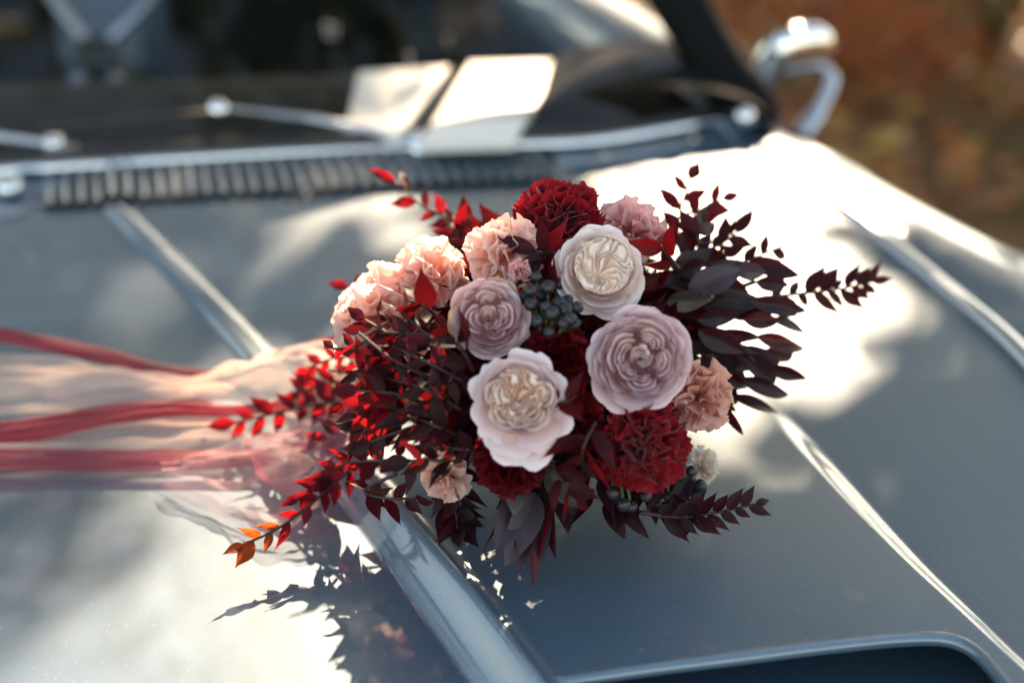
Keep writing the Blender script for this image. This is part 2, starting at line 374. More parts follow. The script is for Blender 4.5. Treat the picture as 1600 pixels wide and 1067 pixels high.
# rear body beside the doors (behind the windscreen corner), doors, left side
body = CB()
A = Vector((.27, 1.70)); rax = Vector((-.34, .94)).normalized(); lat = Vector((.94, .34))
def car_pt(r, l, z):       # r metres rearward from the right windscreen corner, l metres to the right
    q = A + rax*r + lat*l; return Vector((q.x, q.y, z))
rows = []
for j in range(30):
    r = -.06+j/29*2.6; row = []
    for (l, z) in ((-.02, .90), (-.02, .965), (.01, .985), (.06, .985), (.12, .97), (.16, .92), (.175, .8), (.18, .6), (.17, .35)):
        tq = sstep(-.08, .16, r); l2 = l if l < 0 else l*lerp(.25, 1, tq)
        row.append(car_pt(r, l2, z - .02*max(0, r-1.5) - .012*(1-tq)))
    rows.append(row)
body.grid(rows); body.build('door_side', PAINT)
body = CB(); rows = []
for j in range(30):
    r = j/29*2.9-.3; row = []
    for (l, z) in ((-1.32, .90), (-1.32, .965), (-1.36, .985), (-1.44, .98), (-1.50, .92), (-1.52, .6), (-1.5, .35)):
        row.append(car_pt(r, l, z))
    rows.append(row)
body.grid(rows); body.build('far_side', PAINT)
lf = CB(); rows = []
for j in range(50):
    y = lerp(.30, 1.75, j/49); xs = interp(XL, y, 1)-.003; z0 = Hz(xs, y)
    rows.append([Vector((xs-d, y, z0+dz)) for d, dz in ((0, -.02), (0, 0), (.06, .01), (.14, .012), (.2, -.01), (.25, -.06), (.27, -.2), (.27, -.6))])
lf.grid(rows); lf.build('far_fender', PAINT)
fr = CB(); rows = []
for k, (dy, z) in enumerate(((.0, HZ-.006), (-.02, HZ-.012), (-.04, HZ-.04), (-.045, HZ-.12), (-.03, HZ-.14))):
    rows.append([Vector((x, .42+dy, z)) for x in np.linspace(-.64, .47, 20)])
fr.grid(rows); fr.build('nose_panel', PAINT)
gr = CB()
for k in range(9): gr.box((-.08, .40, .78-.035*k), Vector((.5, 0, 0)), Vector((0, .006, 0)), Vector((0, 0, .006)))
gr.build('grille', CHROME)
gb = CB(); gb.box((-.08, .47, .6), Vector((.55, 0, 0)), Vector((0, .004, 0)), Vector((0, 0, .25))); gb.build('radiator_panel', DARK)
bp = CB(); bp.tube(catmull([(-.85, .42, .42), (-.6, .30, .42), (-.08, .24, .42), (.5, .30, .42), (.75, .42, .42)], 24), .055, 12); bp.build('bumper', CHROME)
for wx, wy in ((.60, .95), (-.98, .85)):
    wh = CB(); wh.tube([(wx-.07, wy, .31), (wx-.08, wy, .31), (wx+.08, wy, .31), (wx+.09, wy, .31)], [.24, .31, .31, .24], 28); tyre = wh.build('wheel', BLACK)
    hb = CB(); hb.tube([(wx-.1, wy, .31), (wx+.1, wy, .31)], .15, 20); hb.build('hub_cap', CHROME, tyre)

# cowl panel and louvres
cb = CB(); rows = []
GLS = sorted([(p.x, p.y) for p in catmull([(a, b, 0) for a, b in GL_BASE], 100)])
xs_ = np.linspace(-1.0, .30, 90)   # across the car
for j in range(9):
    t = j/8
    rows.append([Vector((x, lerp(interp(REARS, x, 0)+.003, interp(GLS, x, 0)+.01, t), Hz(x, interp(REARS, x, 0)) - (.004 if 0 < t < .85 else 0) + .002*t - (.004 if j == 0 else 0))) for x in xs_])
cb.grid(rows); cowl = cb.build('cowl_panel', PAINT)
p0, p1 = wxy(78, 328), wxy(150, 262)
lv = None; sl = CB(); L0 = Vector((0, 0, 0)); dirv = Vector((-.36, .93, 0)); dn = Vector((.93, .36, 0))
ln = .5
prof = [(-.0046, 0), (-.0034, .0055), (0, .0085), (.0032, .0070), (.0046, 0)]
rows = [[dirv*(r) + dn*a + Vector((0, 0, h)) for a, h in prof] for r in np.linspace(0, .075, 6)]
sl.grid(rows); lmesh = mesh('louvre', sl.v, sl.f, sl.uv); lmesh.materials.append(PAINT)
gap = CB(); rows = []
xg = np.linspace(p0[0]-.005, wxy(870, 290)[0], 60)
rows = [[Vector((x - .36*.075*t/.93*1.0*0, lerp(interp(REARS, x, 0)+.014, interp(GLS, x, 0)-.012, t), Hz(x, interp(REARS, x, 0))-.0022)) for x in xg] for t in (0, .5, 1)]
gap.grid(rows); gap.build('vent_recess', DARK, cowl)
x = p0[0]
while x < wxy(880, 290)[0]:
    yr = interp(REARS, x, 0)+.012; yg = interp(GLS, x-.02, 0)-.016
    o = link('louvre', lmesh, None, cowl); s = max(.3, (yg-yr)/.93/.075)
    o.matrix_local = Matrix.Translation(Vector((x, yr, Hz(x, yr-.02)-.0015)) - Vector((-.35, 2.2, 0))) @ Matrix.Diagonal((1, s, 1, 1))
    x += .0172
# round washer jet / chrome knob at the left end of the vent
kb = CB(); c = PZ(15, 292, HZ+.01); kb.ball(c, .016, .016, .012); kb.build('washer_jet', CHROME, cowl)

# windscreen
base3 = [Vector((x, y, 0)) for x, y in [(p.x, p.y) for p in catmull([(a, b, 0) for a, b in GL_BASE], 40)]]
for p in base3: p.z = Hz(p.x, interp(REARS, p.x, 0)) + .012
mid = Vector((-.37, 1.6))
def lean(p, s):
    inw = (p.x + .35)*-.42
    return p + (Vector((rax.x, rax.y, 0))*.80 + Vector((inw, 0, .72)))*s
gw = CB(); gw.grid([[lean(p, s) for p in base3] for s in np.linspace(0, .58, 12)])
ws = gw.build('windscreen', GLASS)
tb = CB(); tb.tube([p + Vector((0, -.014, -.004)) for p in base3], .0065, 10, sx=1.0); tb.build('chrome_strip', CHROME, ws)
tb = CB(); tb.tube([p + Vector((0, -.001, .002)) for p in base3], .010, 8); tb.build('rubber_seal', BLACK, ws)
tb = CB(); tb.tube([lean(p, .58) for p in base3], .02, 10); tb.build('header_rail', PAINT, ws)
R0 = base3[-1]; L0 = base3[0]
tb = CB(); tb.tube([lean(R0, s) + Vector((.012, .0, 0)) for s in np.linspace(-.02, .6, 12)], .036, 10); tb.build('windscreen_pillar', CABIN, ws)
tb = CB(); tb.tube([lean(L0, s) for s in np.linspace(0, .6, 8)], .021, 10); tb.build('windscreen_pillar', CABIN, ws)
tb = CB(); tb.ball(PZ(1163, 182, HZ+.03), .013, .012, .012); tb.build('pillar_foot', CHROME, ws)
# wipers
def wiper(piv, arm_end, blade_a, blade_b):
    P = PZ(*piv); E = PZ(*arm_end)
    wa = CB(); wa.tube([P, P+(E-P)*.5+Vector((0, 0, .006)), E], [.006, .005, .003], 8); arm = wa.build('wiper_arm', DULL)
    q = CB(); q.tube([P-Vector((0, 0, .025)), P+Vector((0, 0, .004))], .012, 12); q.ball(P+Vector((0, 0, .004)), .013, .013, .009); q.build('wiper_pivot', CHROME, arm)
    q = CB(); q.tube([PZ(*blade_a), E-Vector((0, 0, .003)), PZ(*blade_b)], .0045, 8); q.build('wiper_blade', BLACK, arm)
wiper((655, 222, HZ+.025), (345, 170, HZ+.05), (330, 190, HZ+.03), (60, 205, HZ+.03))
q = CB(); q.ball(PZ(341, 172, HZ+.055), .0125, .010, .012); q.build('wiper_joint', CHROME)
wiper((85, 228, HZ+.025), (-200, 200, HZ+.05), (-220, 205, HZ+.03), (-400, 215, HZ+.03))
# door mirror on a stalk
mm = CB()
hc = PD(1243, 92, 1.95); mx_ = Vector((1, -.1, .15)).normalized(); mz_ = Vector((-.25, .85, .25)).normalized(); my_ = mz_.cross(mx_).normalized(); mx_ = my_.cross(mz_)
rows = []
for j in range(10):
    th = math.pi/2*j/9; rows.append([hc + mx_*(.058*math.sin(th)*math.cos(a)) + my_*(.052*math.sin(th)*math.sin(a)) - mz_*(.024*math.cos(th)) for a in np.linspace(0, 2*math.pi, 32, endpoint=False)])
rows.append([hc + mx_*(.056*math.cos(a)) + my_*(.050*math.sin(a)) + mz_*.008 for a in np.linspace(0, 2*math.pi, 32, endpoint=False)])
mm.grid(rows, True); mir = mm.build('door_mirror', CHROME)
mg = CB(); v = [hc + mx_*(.054*math.cos(a)) + my_*(.048*math.sin(a)) + mz_*.006 for a in np.linspace(0, 2*math.pi, 32, endpoint=False)]; mg.add(v, [tuple(range(32))]); mg.build('mirror_glass', CHROME, mir)
ms = CB(); ms.tube(catmull([PD(1282, 104, 1.96), PD(1300, 122, 1.95), PD(1282, 168, 1.93), PD(1250, 215, 1.92)], 14), [.007]*5+[.009]*5+[.013]*4, 12, sx=1.1); ms.build('mirror_stalk', DULL, mir)

# interior: dash, wheel, seats
def zdash(r): return .975
d = CB(); rows = []
for r_, z_ in ((.01, .958), (.10, .968), (.24, .972), (.30, .965), (.325, .93), (.33, .75)):
    rows.append([p*1 + Vector((rax.x*r_, rax.y*r_, z_-p.z)) for p in base3[4:]])
d.grid(rows); dash = d.build('dashboard', CABIN)
# instrument hood at the right of the dash
d = CB(); c = PZ(1010, 165, .97)
rows = []
for j in range(9):
    r_ = j/8; rows.append([c + Vector((math.cos(a)*.155*(1-.15*r_), -.06+.20*r_, math.sin(a)*(.055-.0*r_)-.01)) for a in np.linspace(0, math.pi, 20)])
d.grid(rows); d.build('instrument_cowl', CABIN, dash)
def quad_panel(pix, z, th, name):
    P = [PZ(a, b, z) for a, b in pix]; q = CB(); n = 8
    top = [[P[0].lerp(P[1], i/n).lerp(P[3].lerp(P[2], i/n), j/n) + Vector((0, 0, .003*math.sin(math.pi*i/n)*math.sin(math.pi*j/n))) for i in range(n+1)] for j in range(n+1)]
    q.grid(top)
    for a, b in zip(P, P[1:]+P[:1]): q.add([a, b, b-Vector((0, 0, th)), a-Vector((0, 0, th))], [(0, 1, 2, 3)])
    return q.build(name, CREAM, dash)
quad_panel([(540, 205), (625, 212), (702, 104), (560, 112)], .985, .01, 'dash_light_patch')  # pale panels added in the shape of light patches on the dash
quad_panel([(655, 226), (800, 222), (880, 95), (735, 98)], .985, .01, 'dash_light_patch')
for (px, py, dep, r_) in ((512, 44, 2.30, .0075), (522, 46, 2.31, .006), (640, 88, 2.02, .0050), (1330//1.9, 60, 2.2, .004)):
    q = CB(); q.ball(PD(px, py, dep), r_); q.tube([PD(px, py, dep), PD(px, py, dep)-Vector((0, -.01, .05))], r_*.4, 6); q.build('dash_glint_ball', GLINT, dash)  # balls on stalks added to give soft bright glints in the cabin
for (px, py, r_) in ((530, 216, .0045), (480, 304, .0032), (115, 232, .0045), (945, 245, .004), (1085, 218, .004)):
    q = CB(); q.ball(PZ(px, py, HZ+.014), r_); q.tube([PZ(px, py, HZ+.014), PZ(px, py, HZ-.004)], r_*.7, 8); q.build('cowl_glint_ball', GLINT, cowl)  # tiny balls added along the cowl to give sun glints
# steering wheel
sw = CB(); wc = PD(150, 88, 2.15); wn = Vector((-.10, -.75, .62)).normalized(); wx = Vector((1, 0, 0)); wx = (wx-wn*wx.dot(wn)).normalized(); wy = wn.cross(wx)
ring = [wc + wx*.19*math.cos(a) + wy*.19*math.sin(a) for a in np.linspace(0, 2*math.pi, 49)]
sw.tube(ring, .011, 10, caps=False); swo = sw.build('steering_wheel', CABIN)
for a in (R(50), R(128), R(232), R(308)):
    q = CB(); e = wc + wx*.182*math.cos(a) + wy*.182*math.sin(a); q.tube([wc, wc.lerp(e, .5)-wn*.01, e], [.011, .0085, .008], 8); q.build('spoke', DULL, swo)
q = CB(); q.tube([wc-wn*.02, wc+wn*.012], .03, 20); q.build('horn_button', VINYL, swo)
q = CB(); q.tube([wc-wn*.02, wc-wn*.25], .02, 12); q.build('steering_column', VINYL, swo)
def seat(l, m):
    s_ = CB()
    for (l0, z0, z1, r_, th, bw) in ((l, .55, .99, 1.12, .07, .24),):
        rows = []
        for k in range(14):
            t = k/13; z = lerp(z0, z1, t); wd = bw*(1 - .35*max(0, t-.75)*3); rr = r_ + .18*t
            row = []
            for a in np.linspace(0, 2*math.pi, 22, endpoint=False):
                row.append(car_pt(rr + th*math.sin(a)*(1 if t < .99 else .3), l0 + wd*math.copysign(abs(math.cos(a))**.6, math.cos(a))*(1 if t < .99 else .8), z))
            rows.append(row)
        s_.grid(rows, True)
    so_ = s_.build('seat_back', m)
    s_ = CB(); s_.box(car_pt(.85, l, .47), lat.to_3d()*.25, rax.to_3d()*.26, Vector((0, 0, .07))); s_.build('seat_cushion', m, so_)
seat(-.30, CABIN); seat(-.98, CABIN)
fl2 = CB(); fl2.grid([[car_pt(r_, l_, z_) for l_ in (-1.5, -1.0, -.5, .1)] for r_, z_ in ((-.1, .35), (.5, .33), (2.6, .33))]); fl2.build('cabin_floor', CABIN)
bd = CB(); bd.grid([[car_pt(r_, l_, z_) for l_ in np.linspace(-1.45, .1, 8)] for r_, z_ in ((1.55, .4), (1.56, .93), (1.62, .96), (2.4, .93), (2.6, .85), (2.62, .4))]); bd.build('rear_deck', PAINT)
bh = CB(); bh.grid([[Vector((x, interp(GLS, x, 0)+.02, z)) for x in np.linspace(-1.0, .22, 12)] for z in (.935, .4)]); bh.build('bulkhead', DARK)

# ------------------------------------------------------------------ bouquet placement
BC = Vector((.022, .912, HZ+.112)); BR = Vector((.150, .170, .112))
def dome(px, py, k=1.0):
    d = ray(px, py); o = CAM - BC; r = BR*k
    dd = Vector((d.x/r.x, d.y/r.y, d.z/r.z)); oo = Vector((o.x/r.x, o.y/r.y, o.z/r.z))
    a = dd.dot(dd); b = oo.dot(dd); c = oo.dot(oo)-1; disc = b*b-a*c
    t = (-b - math.sqrt(disc))/a if disc > 0 else -b/a
    p = CAM + d*t; n = Vector(((p.x-BC.x)/r.x**2, (p.y-BC.y)/r.y**2, (p.z-BC.z)/r.z**2)).normalized()
    return p, n, t

# petals ------------------------------------------------------------
def nz1(a, b=0, c=0): return noise.noise(Vector((a, b, c)))
def cup_petal(phi, al, r, zt, zb, open_, curl, ruf, seed, nu=15, nv=13, notch=.03, belly=.9):
    """petal of a cup: centred on angle phi, half width al, edge radius r, edge height zt"""
    V = []; UV = []
    for j in range(nv):
        v0 = j/(nv-1)
        for i in range(nu):
            u = -1 + 2*i/(nu-1)
            vm = v0*(1 - .20*abs(u)**3.0 - notch*math.exp(-(u/.16)**2) + .035*nz1(u*2.2+seed, seed*.7))
            wdt = al*(.30 + .70*vm**.55)
            # bezier from base to edge
            p0 = (.03, zb); p1 = (r*belly, zb*.75+open_*zt*.2); p2 = (r, zt)
            rad = (1-vm)**2*p0[0] + 2*vm*(1-vm)*p1[0] + vm*vm*p2[0]
            z = (1-vm)**2*p0[1] + 2*vm*(1-vm)*p1[1] + vm*vm*p2[1]
            l = max(0, (vm-.68)/.32)
            rad += curl*l*l; z -= curl*.75*l**3*(1+.4*nz1(u*1.7, seed))
            rad += .045*u*vm + curl*.25*abs(u)**4*vm
            wv = ruf*vm**3*(nz1(u*2.0+seed*3.1, seed) + .5*nz1(u*5.0+seed, 3.3))
            rad += wv*.8; z += wv
            an = phi + u*wdt
            V.append((rad*math.cos(an), rad*math.sin(an), z)); UV.append((i/(nu-1), vm))
    return V, UV, nu, nv
def fold_petal(plan, zt, zb, lean, ruf, seed, freq=2.5, shrink=.6, cen=(0, 0), nu=26, nv=9, drop=.15, tipz=None):
    """upright sheet that follows a plan curve: the folded inner petals"""
    V = []; UV = []; n = len(plan)
    for j in range(nv):
        v = j/(nv-1)
        for i in range(nu):
            t = i/(nu-1); k = t*(n-1); a = int(min(k, n-2)); f = k-a
            x = lerp(plan[a][0], plan[a+1][0], f); y = lerp(plan[a][1], plan[a+1][1], f)
            tx = plan[a+1][0]-plan[a][0]; ty = plan[a+1][1]-plan[a][1]; ll = math.hypot(tx, ty)+1e-6
            nx, ny = ty/ll, -tx/ll
            u = 2*t-1
            top = zt*(1 - drop*abs(u)**3) + .25*ruf*nz1(u*4+seed, 9.1)
            z = lerp(zb, top, v)
            sc = lerp(shrink, 1, v**.7)
            x2 = cen[0]+(x-cen[0])*sc; y2 = cen[1]+(y-cen[1])*sc
            wv = ruf*(nz1(u*freq+seed*1.7, seed) + .45*nz1(u*freq*2.3+seed, seed+5))*(v**1.3)
            le = lean*(v**3)
            V.append((x2 + nx*(wv+le), y2 + ny*(wv+le), z)); UV.append((t, v))
    return V, UV, nu, nv
def ell(cx, cy, a, b, rot, t0, t1, n=24):
    o = []
    for i in range(n+1):
        t = lerp(t0, t1, i/n); x = a*math.cos(t); y = b*math.sin(t)
        o.append((cx + x*math.cos(rot) - y*math.sin(rot), cy + x*math.sin(rot) + y*math.cos(rot)))
    return o
def emit(par, g, m, name='petal'):
    V, UV, nu, nv = g; me = mesh('petal', V, grid_faces(nu, nv), UV); return link(name, me, m, par)

def rose(px, py, rpx, label, spec, tilt=(0, 0), roll=0., push=0., face=.85):
    p, n, d = dome(px, py); Rw = rpx/FPX*d
    tc = (CAM-p).normalized(); z = (n*(1-face) + tc*face).normalized()
    z = (z + Vector((1, 0, 0))*tilt[0] + UP*tilt[1]).normalized()
    mt = frame(p + tc*push, z, Vector((math.cos(roll), 0, math.sin(roll))), Rw)
    t = thing('rose', label, 'rose', mt, 'garden roses in the bouquet')
    spec(t); return t
PI = math.pi
def fan(t, c0, angs, m, L0=.45, zt=.42, zb=.05, amp=.04, seed=0, ph=0., wl=7.5, jit=.05, lean=.035):
    rnd = random.Random(seed)
    for k, a in enumerate(angs):
        plan = []; L_ = L0*(1+rnd.uniform(-jit, jit)*2)
        for i in range(31):
            s_ = i/30; w_ = amp*math.sin(s_*wl+ph+k*.22)*min(1, s_*2.2); a2 = a + .12*math.sin(s_*3)
            plan.append((c0[0]+L_*s_*math.cos(a2)-w_*math.sin(a2), c0[1]+L_*s_*math.sin(a2)+w_*math.cos(a2)))
        V, UV, nu, nv = fold_petal(plan, zt+rnd.uniform(-.03, .03), zb, lean+rnd.uniform(-.02, .03), .022, k*1.9+seed, shrink=.92, cen=c0, drop=.0, nu=34)
        # the fold dips where the folds meet and rises again towards the rim
        V = [(x, y, z - .16*max(0, 1-math.hypot(x-c0[0], y-c0[1])/(.45*L_))**1.2) for x, y, z in V]
        emit(t, (V, UV, nu, nv), m)
def shift(g, dx, dy, dz=0): V, UV, nu, nv = g; return [(x+dx, y+dy, z+dz) for x, y, z in V], UV, nu, nv
def rings(t, rows, m, seed, dx=0, dy=0, ruf=.05, jit=.045):
    for q, (nn, rr, zz, cu, be) in enumerate(rows):
        al = {3: 1.15, 4: .92, 5: .76, 6: .64, 7: .56}[nn]
        for k in range(nn):
            r_ = rr*(1+jit*math.sin(k*2.3+q*1.7+seed)); z_ = zz + .8*jit*math.sin(k*2.9+q+seed)
            emit(t, shift(cup_petal(k*2*PI/nn+q*.83+seed+.18*nz1(k*1.3, q*2.1, seed), al*(1+.22*nz1(k*.9+5, q*1.1, seed)), r_, z_, -.5, .4, cu, ruf, k*1.7+q*11.7+seed, belly=be), dx, dy), m)
def heart(t, cen, c0, Rh, nf, zt, A, m, seed=0, wob=1., nt=330, ns=34):
    """crinkled middle: pleats that run out from the point c0 and lap over one another"""
    V = []; UV = []
    for j in range(ns):
        s_ = .02 + .98*j/(ns-1)
        for i in range(nt):
            th = 2*PI*i/(nt-1); rb = Rh*(1+.05*nz1(math.cos(th)*2+seed, math.sin(th)*2))
            bx = cen[0]+rb*math.cos(th); by = cen[1]+rb*math.sin(th)
            ph = nf*th/(2*PI) + wob*(.55*math.sin(s_*6+seed)*s_ + .30*math.sin(s_*15+th*2+seed)*s_ + 1.0*nz1(math.cos(th)*1.6+seed, math.sin(th)*1.6, s_*1.5))
            ph += 1.3*nz1(math.cos(th)*.9, math.sin(th)*.9, seed)
            f = ph - math.floor(ph); saw = (f/.86)**1.25 if f < .86 else (1-f)/.14
            x = lerp(c0[0], bx, s_); y = lerp(c0[1], by, s_)
            d = min(1, s_*2.4); z = zt - A + A*saw*d - .10*(1-s_)**2 - .25*max(0, s_-.90)*4*(s_-.90)/.1 + .03*nz1(x*6, y*6, seed)
            # crests roll over a little
            x += .02*saw*math.sin(th)*d; y -= .02*saw*math.cos(th)*d
            V.append((x, y, z)); UV.append((.5, .12+.88*saw*(.55+.45*s_)))  # deeper peach in the pleat valleys also paints their crease shade
    me = mesh('folded_heart', V, grid_faces(nt, ns), UV); return link('folded_heart', me, m, t)
def nest(t, cx, cy, rot, r, n, m, zt=.5, seed=0, al=1.35, st=.72, elong=1.):
    """cupped inner petals one inside another, open towards the flower's centre"""
    for k in range(n):
        s_ = st**k; a = rot + .35*nz1(seed, k*1.3); ox = cx - .30*r*(1-s_)*math.cos(rot); oy = cy - .30*r*(1-s_)*math.sin(rot)
        V, UV, nu, nv = cup_petal(0, al*(1+.2*nz1(k*.8, seed)), r*s_, zt+.05*nz1(k*1.7, seed+2)-.01*k, zt-.42, .3, .035, .05, seed+k*2.3, belly=.86, nu=19)
        ca, sa = math.cos(a), math.sin(a)
        V = [(ox + x*ca - y*elong*sa, oy + x*sa + y*elong*ca, z) for x, y, z in V]
        emit(t, (V, UV, nu, nv), m)
def spec_white(t):            # open cup, zigzag folded heart set off to the upper right
    rings(t, ((5, 1.02, .04, .09, .72), (4, .93, .22, .07, .78), (4, .83, .36, .05, .82)), M['white_rose'], 1.3, ruf=.10)
    rings(t, ((4, .74, .46, .03, .86), (3, .66, .52, .02, .92)), M['white_rose'], 4.1, .04, .03, ruf=.08)
    heart(t, (.04, .04), (-.12, -.16), .66, 16, .58, .14, M['white_core'], 2.7, wob=1.9)
    nest(t, .44, -.10, -.1, .20, 2, M['white_core'], .60, 5)
    nest(t, -.20, .42, 2.0, .18, 2, M['white_core'], .60, 8)
def spec_blush(t):            # wide flat outer petals, tousled peach heart
    for k, (ph, rr, zz) in enumerate(((2.55, 1.02, .02), (1.25, 1.0, .02), (3.7, 1.02, -.02), (4.75, 1.36, -.12), (5.5, 1.15, -.06), (.15, .96, .04))):
        emit(t, cup_petal(ph, .66, rr, zz, -.45, .3, .09, .13, k*3.3+2.1, notch=.08, belly=.70), M['blush_rose'])
    for k, (ph, rr, zz) in enumerate(((3.1, .86, .20), (4.4, 1.16, .02), (5.2, 1.0, .10), (.6, .80, .22), (1.9, .84, .18))):
        emit(t, cup_petal(ph, .62, rr, zz, -.42, .3, .05, .10, k*2.7+12.1, belly=.82), M['blush_rose'])
    rings(t, ((5, .78, .32, .04, .84), (5, .70, .41, .02, .90), (4, .63, .46, .01, .95)), M['blush_rose'], 2.7, -.02, .04, ruf=.10, jit=.06)
    heart(t, (-.02, .14), (-.05, -.04), .54, 12, .52, .20, M['blush_core'], 5., wob=1.6)
    for dx, dy, a_, r_, n_, z_, q_ in ((-.26, -.20, -2.3, .36, 3, .50, 11), (.22, -.26, -.9, .38, 3, .50, 13), (.38, .08, .0, .30, 3, .52, 17), (-.38, .14, 3.0, .30, 3, .52, 19), (.0, -.02, -1.4, .20, 3, .58, 23), (-.02, -.30, -1.6, .26, 3, .54, 29)):
        nest(t, dx, dy, a_, r_, n_, M['blush_core'], z_, q_)
def quarter(t, cx, cy, rot, a, b, n, m, zt=.42, lean=.03, seed=0, span=2.2, deep=.42):
    for k in range(n):
        s_ = 1-.82*k/(n-1 or 1)
        ox = cx - .50*a*(1-s_)*math.cos(rot); oy = cy - .50*a*(1-s_)*math.sin(rot)
        emit(t, fold_petal(ell(ox, oy, a*s_, b*s_, rot+.25*nz1(seed, k*.9), -span*(1+.15*nz1(k*1.1, seed)), span*(1+.15*nz1(seed, k))), zt - .04*(1-s_)+.06*nz1(k*.7, seed+3), zt-deep, lean, .045, seed+k*1.37, cen=(ox, oy), shrink=.80, drop=.22, nu=28), m)
def spec_mauve(t):            # large, many concentric rows round a split heart
    rings(t, ((5, 1.05, -.04, .07, .70), (6, .97, .11, .05, .74), (5, .885, .23, .04, .78), (6, .80, .33, .035, .80), (5, .71, .42, .03, .82), (4, .63, .48, .02, .86)), M['mauve_rose'], .6, ruf=.08, jit=.06)
    nest(t, -.24, .04, 2.95, .36, 4, M['mauve_core'], .56, 1, elong=1.25, al=1.5)
    nest(t, .12, .28, 1.2, .31, 4, M['mauve_core'], .56, 21)
    nest(t, .30, -.02, .1, .31, 4, M['mauve_core'], .55, 41)
    nest(t, .08, -.30, -1.3, .33, 4, M['mauve_core'], .53, 61)
    nest(t, .02, .0, 2.0, .20, 4, M['mauve_core'], .62, 91, al=1.8)
    nest(t, .04, .02, -.9, .16, 3, M['mauve_core'], .62, 97, al=1.8)
    nest(t, -.14, -.20, -2.2, .24, 4, M['mauve_core'], .58, 103, al=1.6)
    emit(t, shift(cup_petal(.9, .9, .18, .62, .2, .4, .08, .03, 14.4, belly=.9), -.06, .02), M['mauve_core'])
def spec_small(t):            # smaller, two spiral eyes
    for k in range(3): emit(t, cup_petal(k*2.2+.9, .7, 1.08, -.15, -.5, .3, .03, .10, k+91.7), M['outer_green'])
    rings(t, ((5, 1.0, -.02, .06, .74), (5, .90, .15, .05, .78), (5, .80, .29, .04, .82), (4, .70, .41, .03, .86)), M['small_mauve'], 1.9, ruf=.08, jit=.06)
    nest(t, -.24, .03, 2.9, .37, 4, M['mauve_core'], .58, 2, al=1.7)
    nest(t, .22, -.10, -.5, .37, 4, M['mauve_core'], .58, 32, al=1.75)
    nest(t, .08, .34, 1.4, .28, 3, M['mauve_core'], .54, 52)
    nest(t, .0, -.34, -1.5, .26, 3, M['mauve_core'], .52, 57)
    nest(t, .0, .02, 1.2, .20, 4, M['mauve_core'], .62, 62, al=1.8)
    nest(t, .0, -.16, -1.7, .20, 3, M['mauve_core'], .63, 66, al=1.8)

rose(936, 425, 68, 'creamy white open rose at the top with a zigzag folded heart', spec_white, tilt=(.12, .12), roll=.2)
rose(764, 497, 60, 'small dusty mauve rose with two spiral eyes, left of the berries', spec_small, tilt=(.05, .05), roll=.4)
rose(998, 561, 76, 'largest dusty pink rose with many close rows of petals', spec_mauve, tilt=(-.02, .0), roll=-.3, push=.006)
rose(812, 626, 74, 'pale blush rose with wide outer petals, lowest of the roses', spec_blush, tilt=(0, .05), push=.008)

# carnations ---------------------------------------------------------
def carn_petal(seed, wide=.62, amp=.13, nu=29, nv=10, teeth=1.):
    V = []; UV = []; rn = random.Random(seed); f1 = rn.uniform(2.2, 3.4); ph = rn.uniform(0, 6); cv = rn.uniform(-.1, .3)
    for j in range(nv):
        v = j/(nv-1)
        for i in range(nu):
            u = -1+2*i/(nu-1)
            tooth = .055*teeth*(1 if i % 2 else 0)*v**8*(1+nz1(u*5, seed)) + .05*nz1(u*3+seed*2.3, 1.1)*v**3
            vv = v*(1 - .14*u*u) + tooth - (0 if v < 1 else 0)
            an = u*wide
            x = math.sin(an)*vv*(.25+.75*v); z = vv*math.cos(an*.8)
            y = amp*v**1.6*(math.sin(u*f1*PI/1.1+ph) + .7*nz1(u*3.3+seed, v*2)) + cv*v*v*.6 + .16*max(0, v-.7)*3*nz1(u*5, seed)
            V.append((x, y, z)); UV.append((i/(nu-1), v))
    return V, grid_faces(nu, nv), UV
CARN = {}
def carn_mesh(m, k):
    if (m, k) not in CARN:
        V, F_, UV = carn_petal(k+1, (.62 if 'peach' not in m and 'pink' not in m and 'salmon' not in m else .78)+.14*(k % 3), .14+.05*(k % 4), teeth=1. if 'red' in m or 'dark' in m else .35); me = mesh('carnation_petal', V, F_, UV); me.materials.append(M[m]); CARN[(m, k)] = me
    return CARN[(m, k)]
def carnation(px, py, rpx, label, m, n=64, tilt=(0, 0), face=.45, push=0., k=1.0, spread=1.75, seed=1, name='carnation'):
    p, nn, d = dome(px, py, k); Rw = rpx/FPX*d
    tc = (CAM-p).normalized(); z = (nn*(1-face) + tc*face).normalized(); z = (z + Vector((1, 0, 0))*tilt[0] + UP*tilt[1]).normalized()
    t = thing(name, label, 'carnation', frame(p + tc*push - z*Rw*.25, z, None, Rw), 'carnations in the bouquet')
    rn = random.Random(seed)
    for i in range(n):
        f = (i+.5)/n; th = spread*f**.62 ; ph = i*2.39996+rn.uniform(-.2, .2)
        dr = Vector((math.sin(th)*math.cos(ph), math.sin(th)*math.sin(ph), math.cos(th)))
        L_ = rn.uniform(.80, 1.08)*(1.0 if th > .9 else .95)
        tang = Vector((-math.sin(ph), math.cos(ph), 0)); tw = rn.uniform(-1.5, 1.5)*(1-.5*f)
        side = (Matrix.Rotation(tw, 3, dr) @ tang).normalized(); nrm = dr.cross(side)
        mt = Matrix.Translation(Vector((0, 0, -.18))) @ Matrix((side, nrm, dr)).transposed().to_4x4() @ Matrix.Diagonal((L_*rn.uniform(.8, 1.1), L_, L_, 1))
        link('petal', carn_mesh(m, rn.randrange(10)), None, t, mt)
    return t
carnation(876, 332, 72, 'deep red carnation at the very top of the bouquet', 'red_carn', 50, tilt=(0, .25), seed=1, push=.0)
carnation(778, 384, 66, 'peach carnation with a sunlit rim, left of the top red one', 'peach_carn', 21, tilt=(-.3, .2), seed=2)
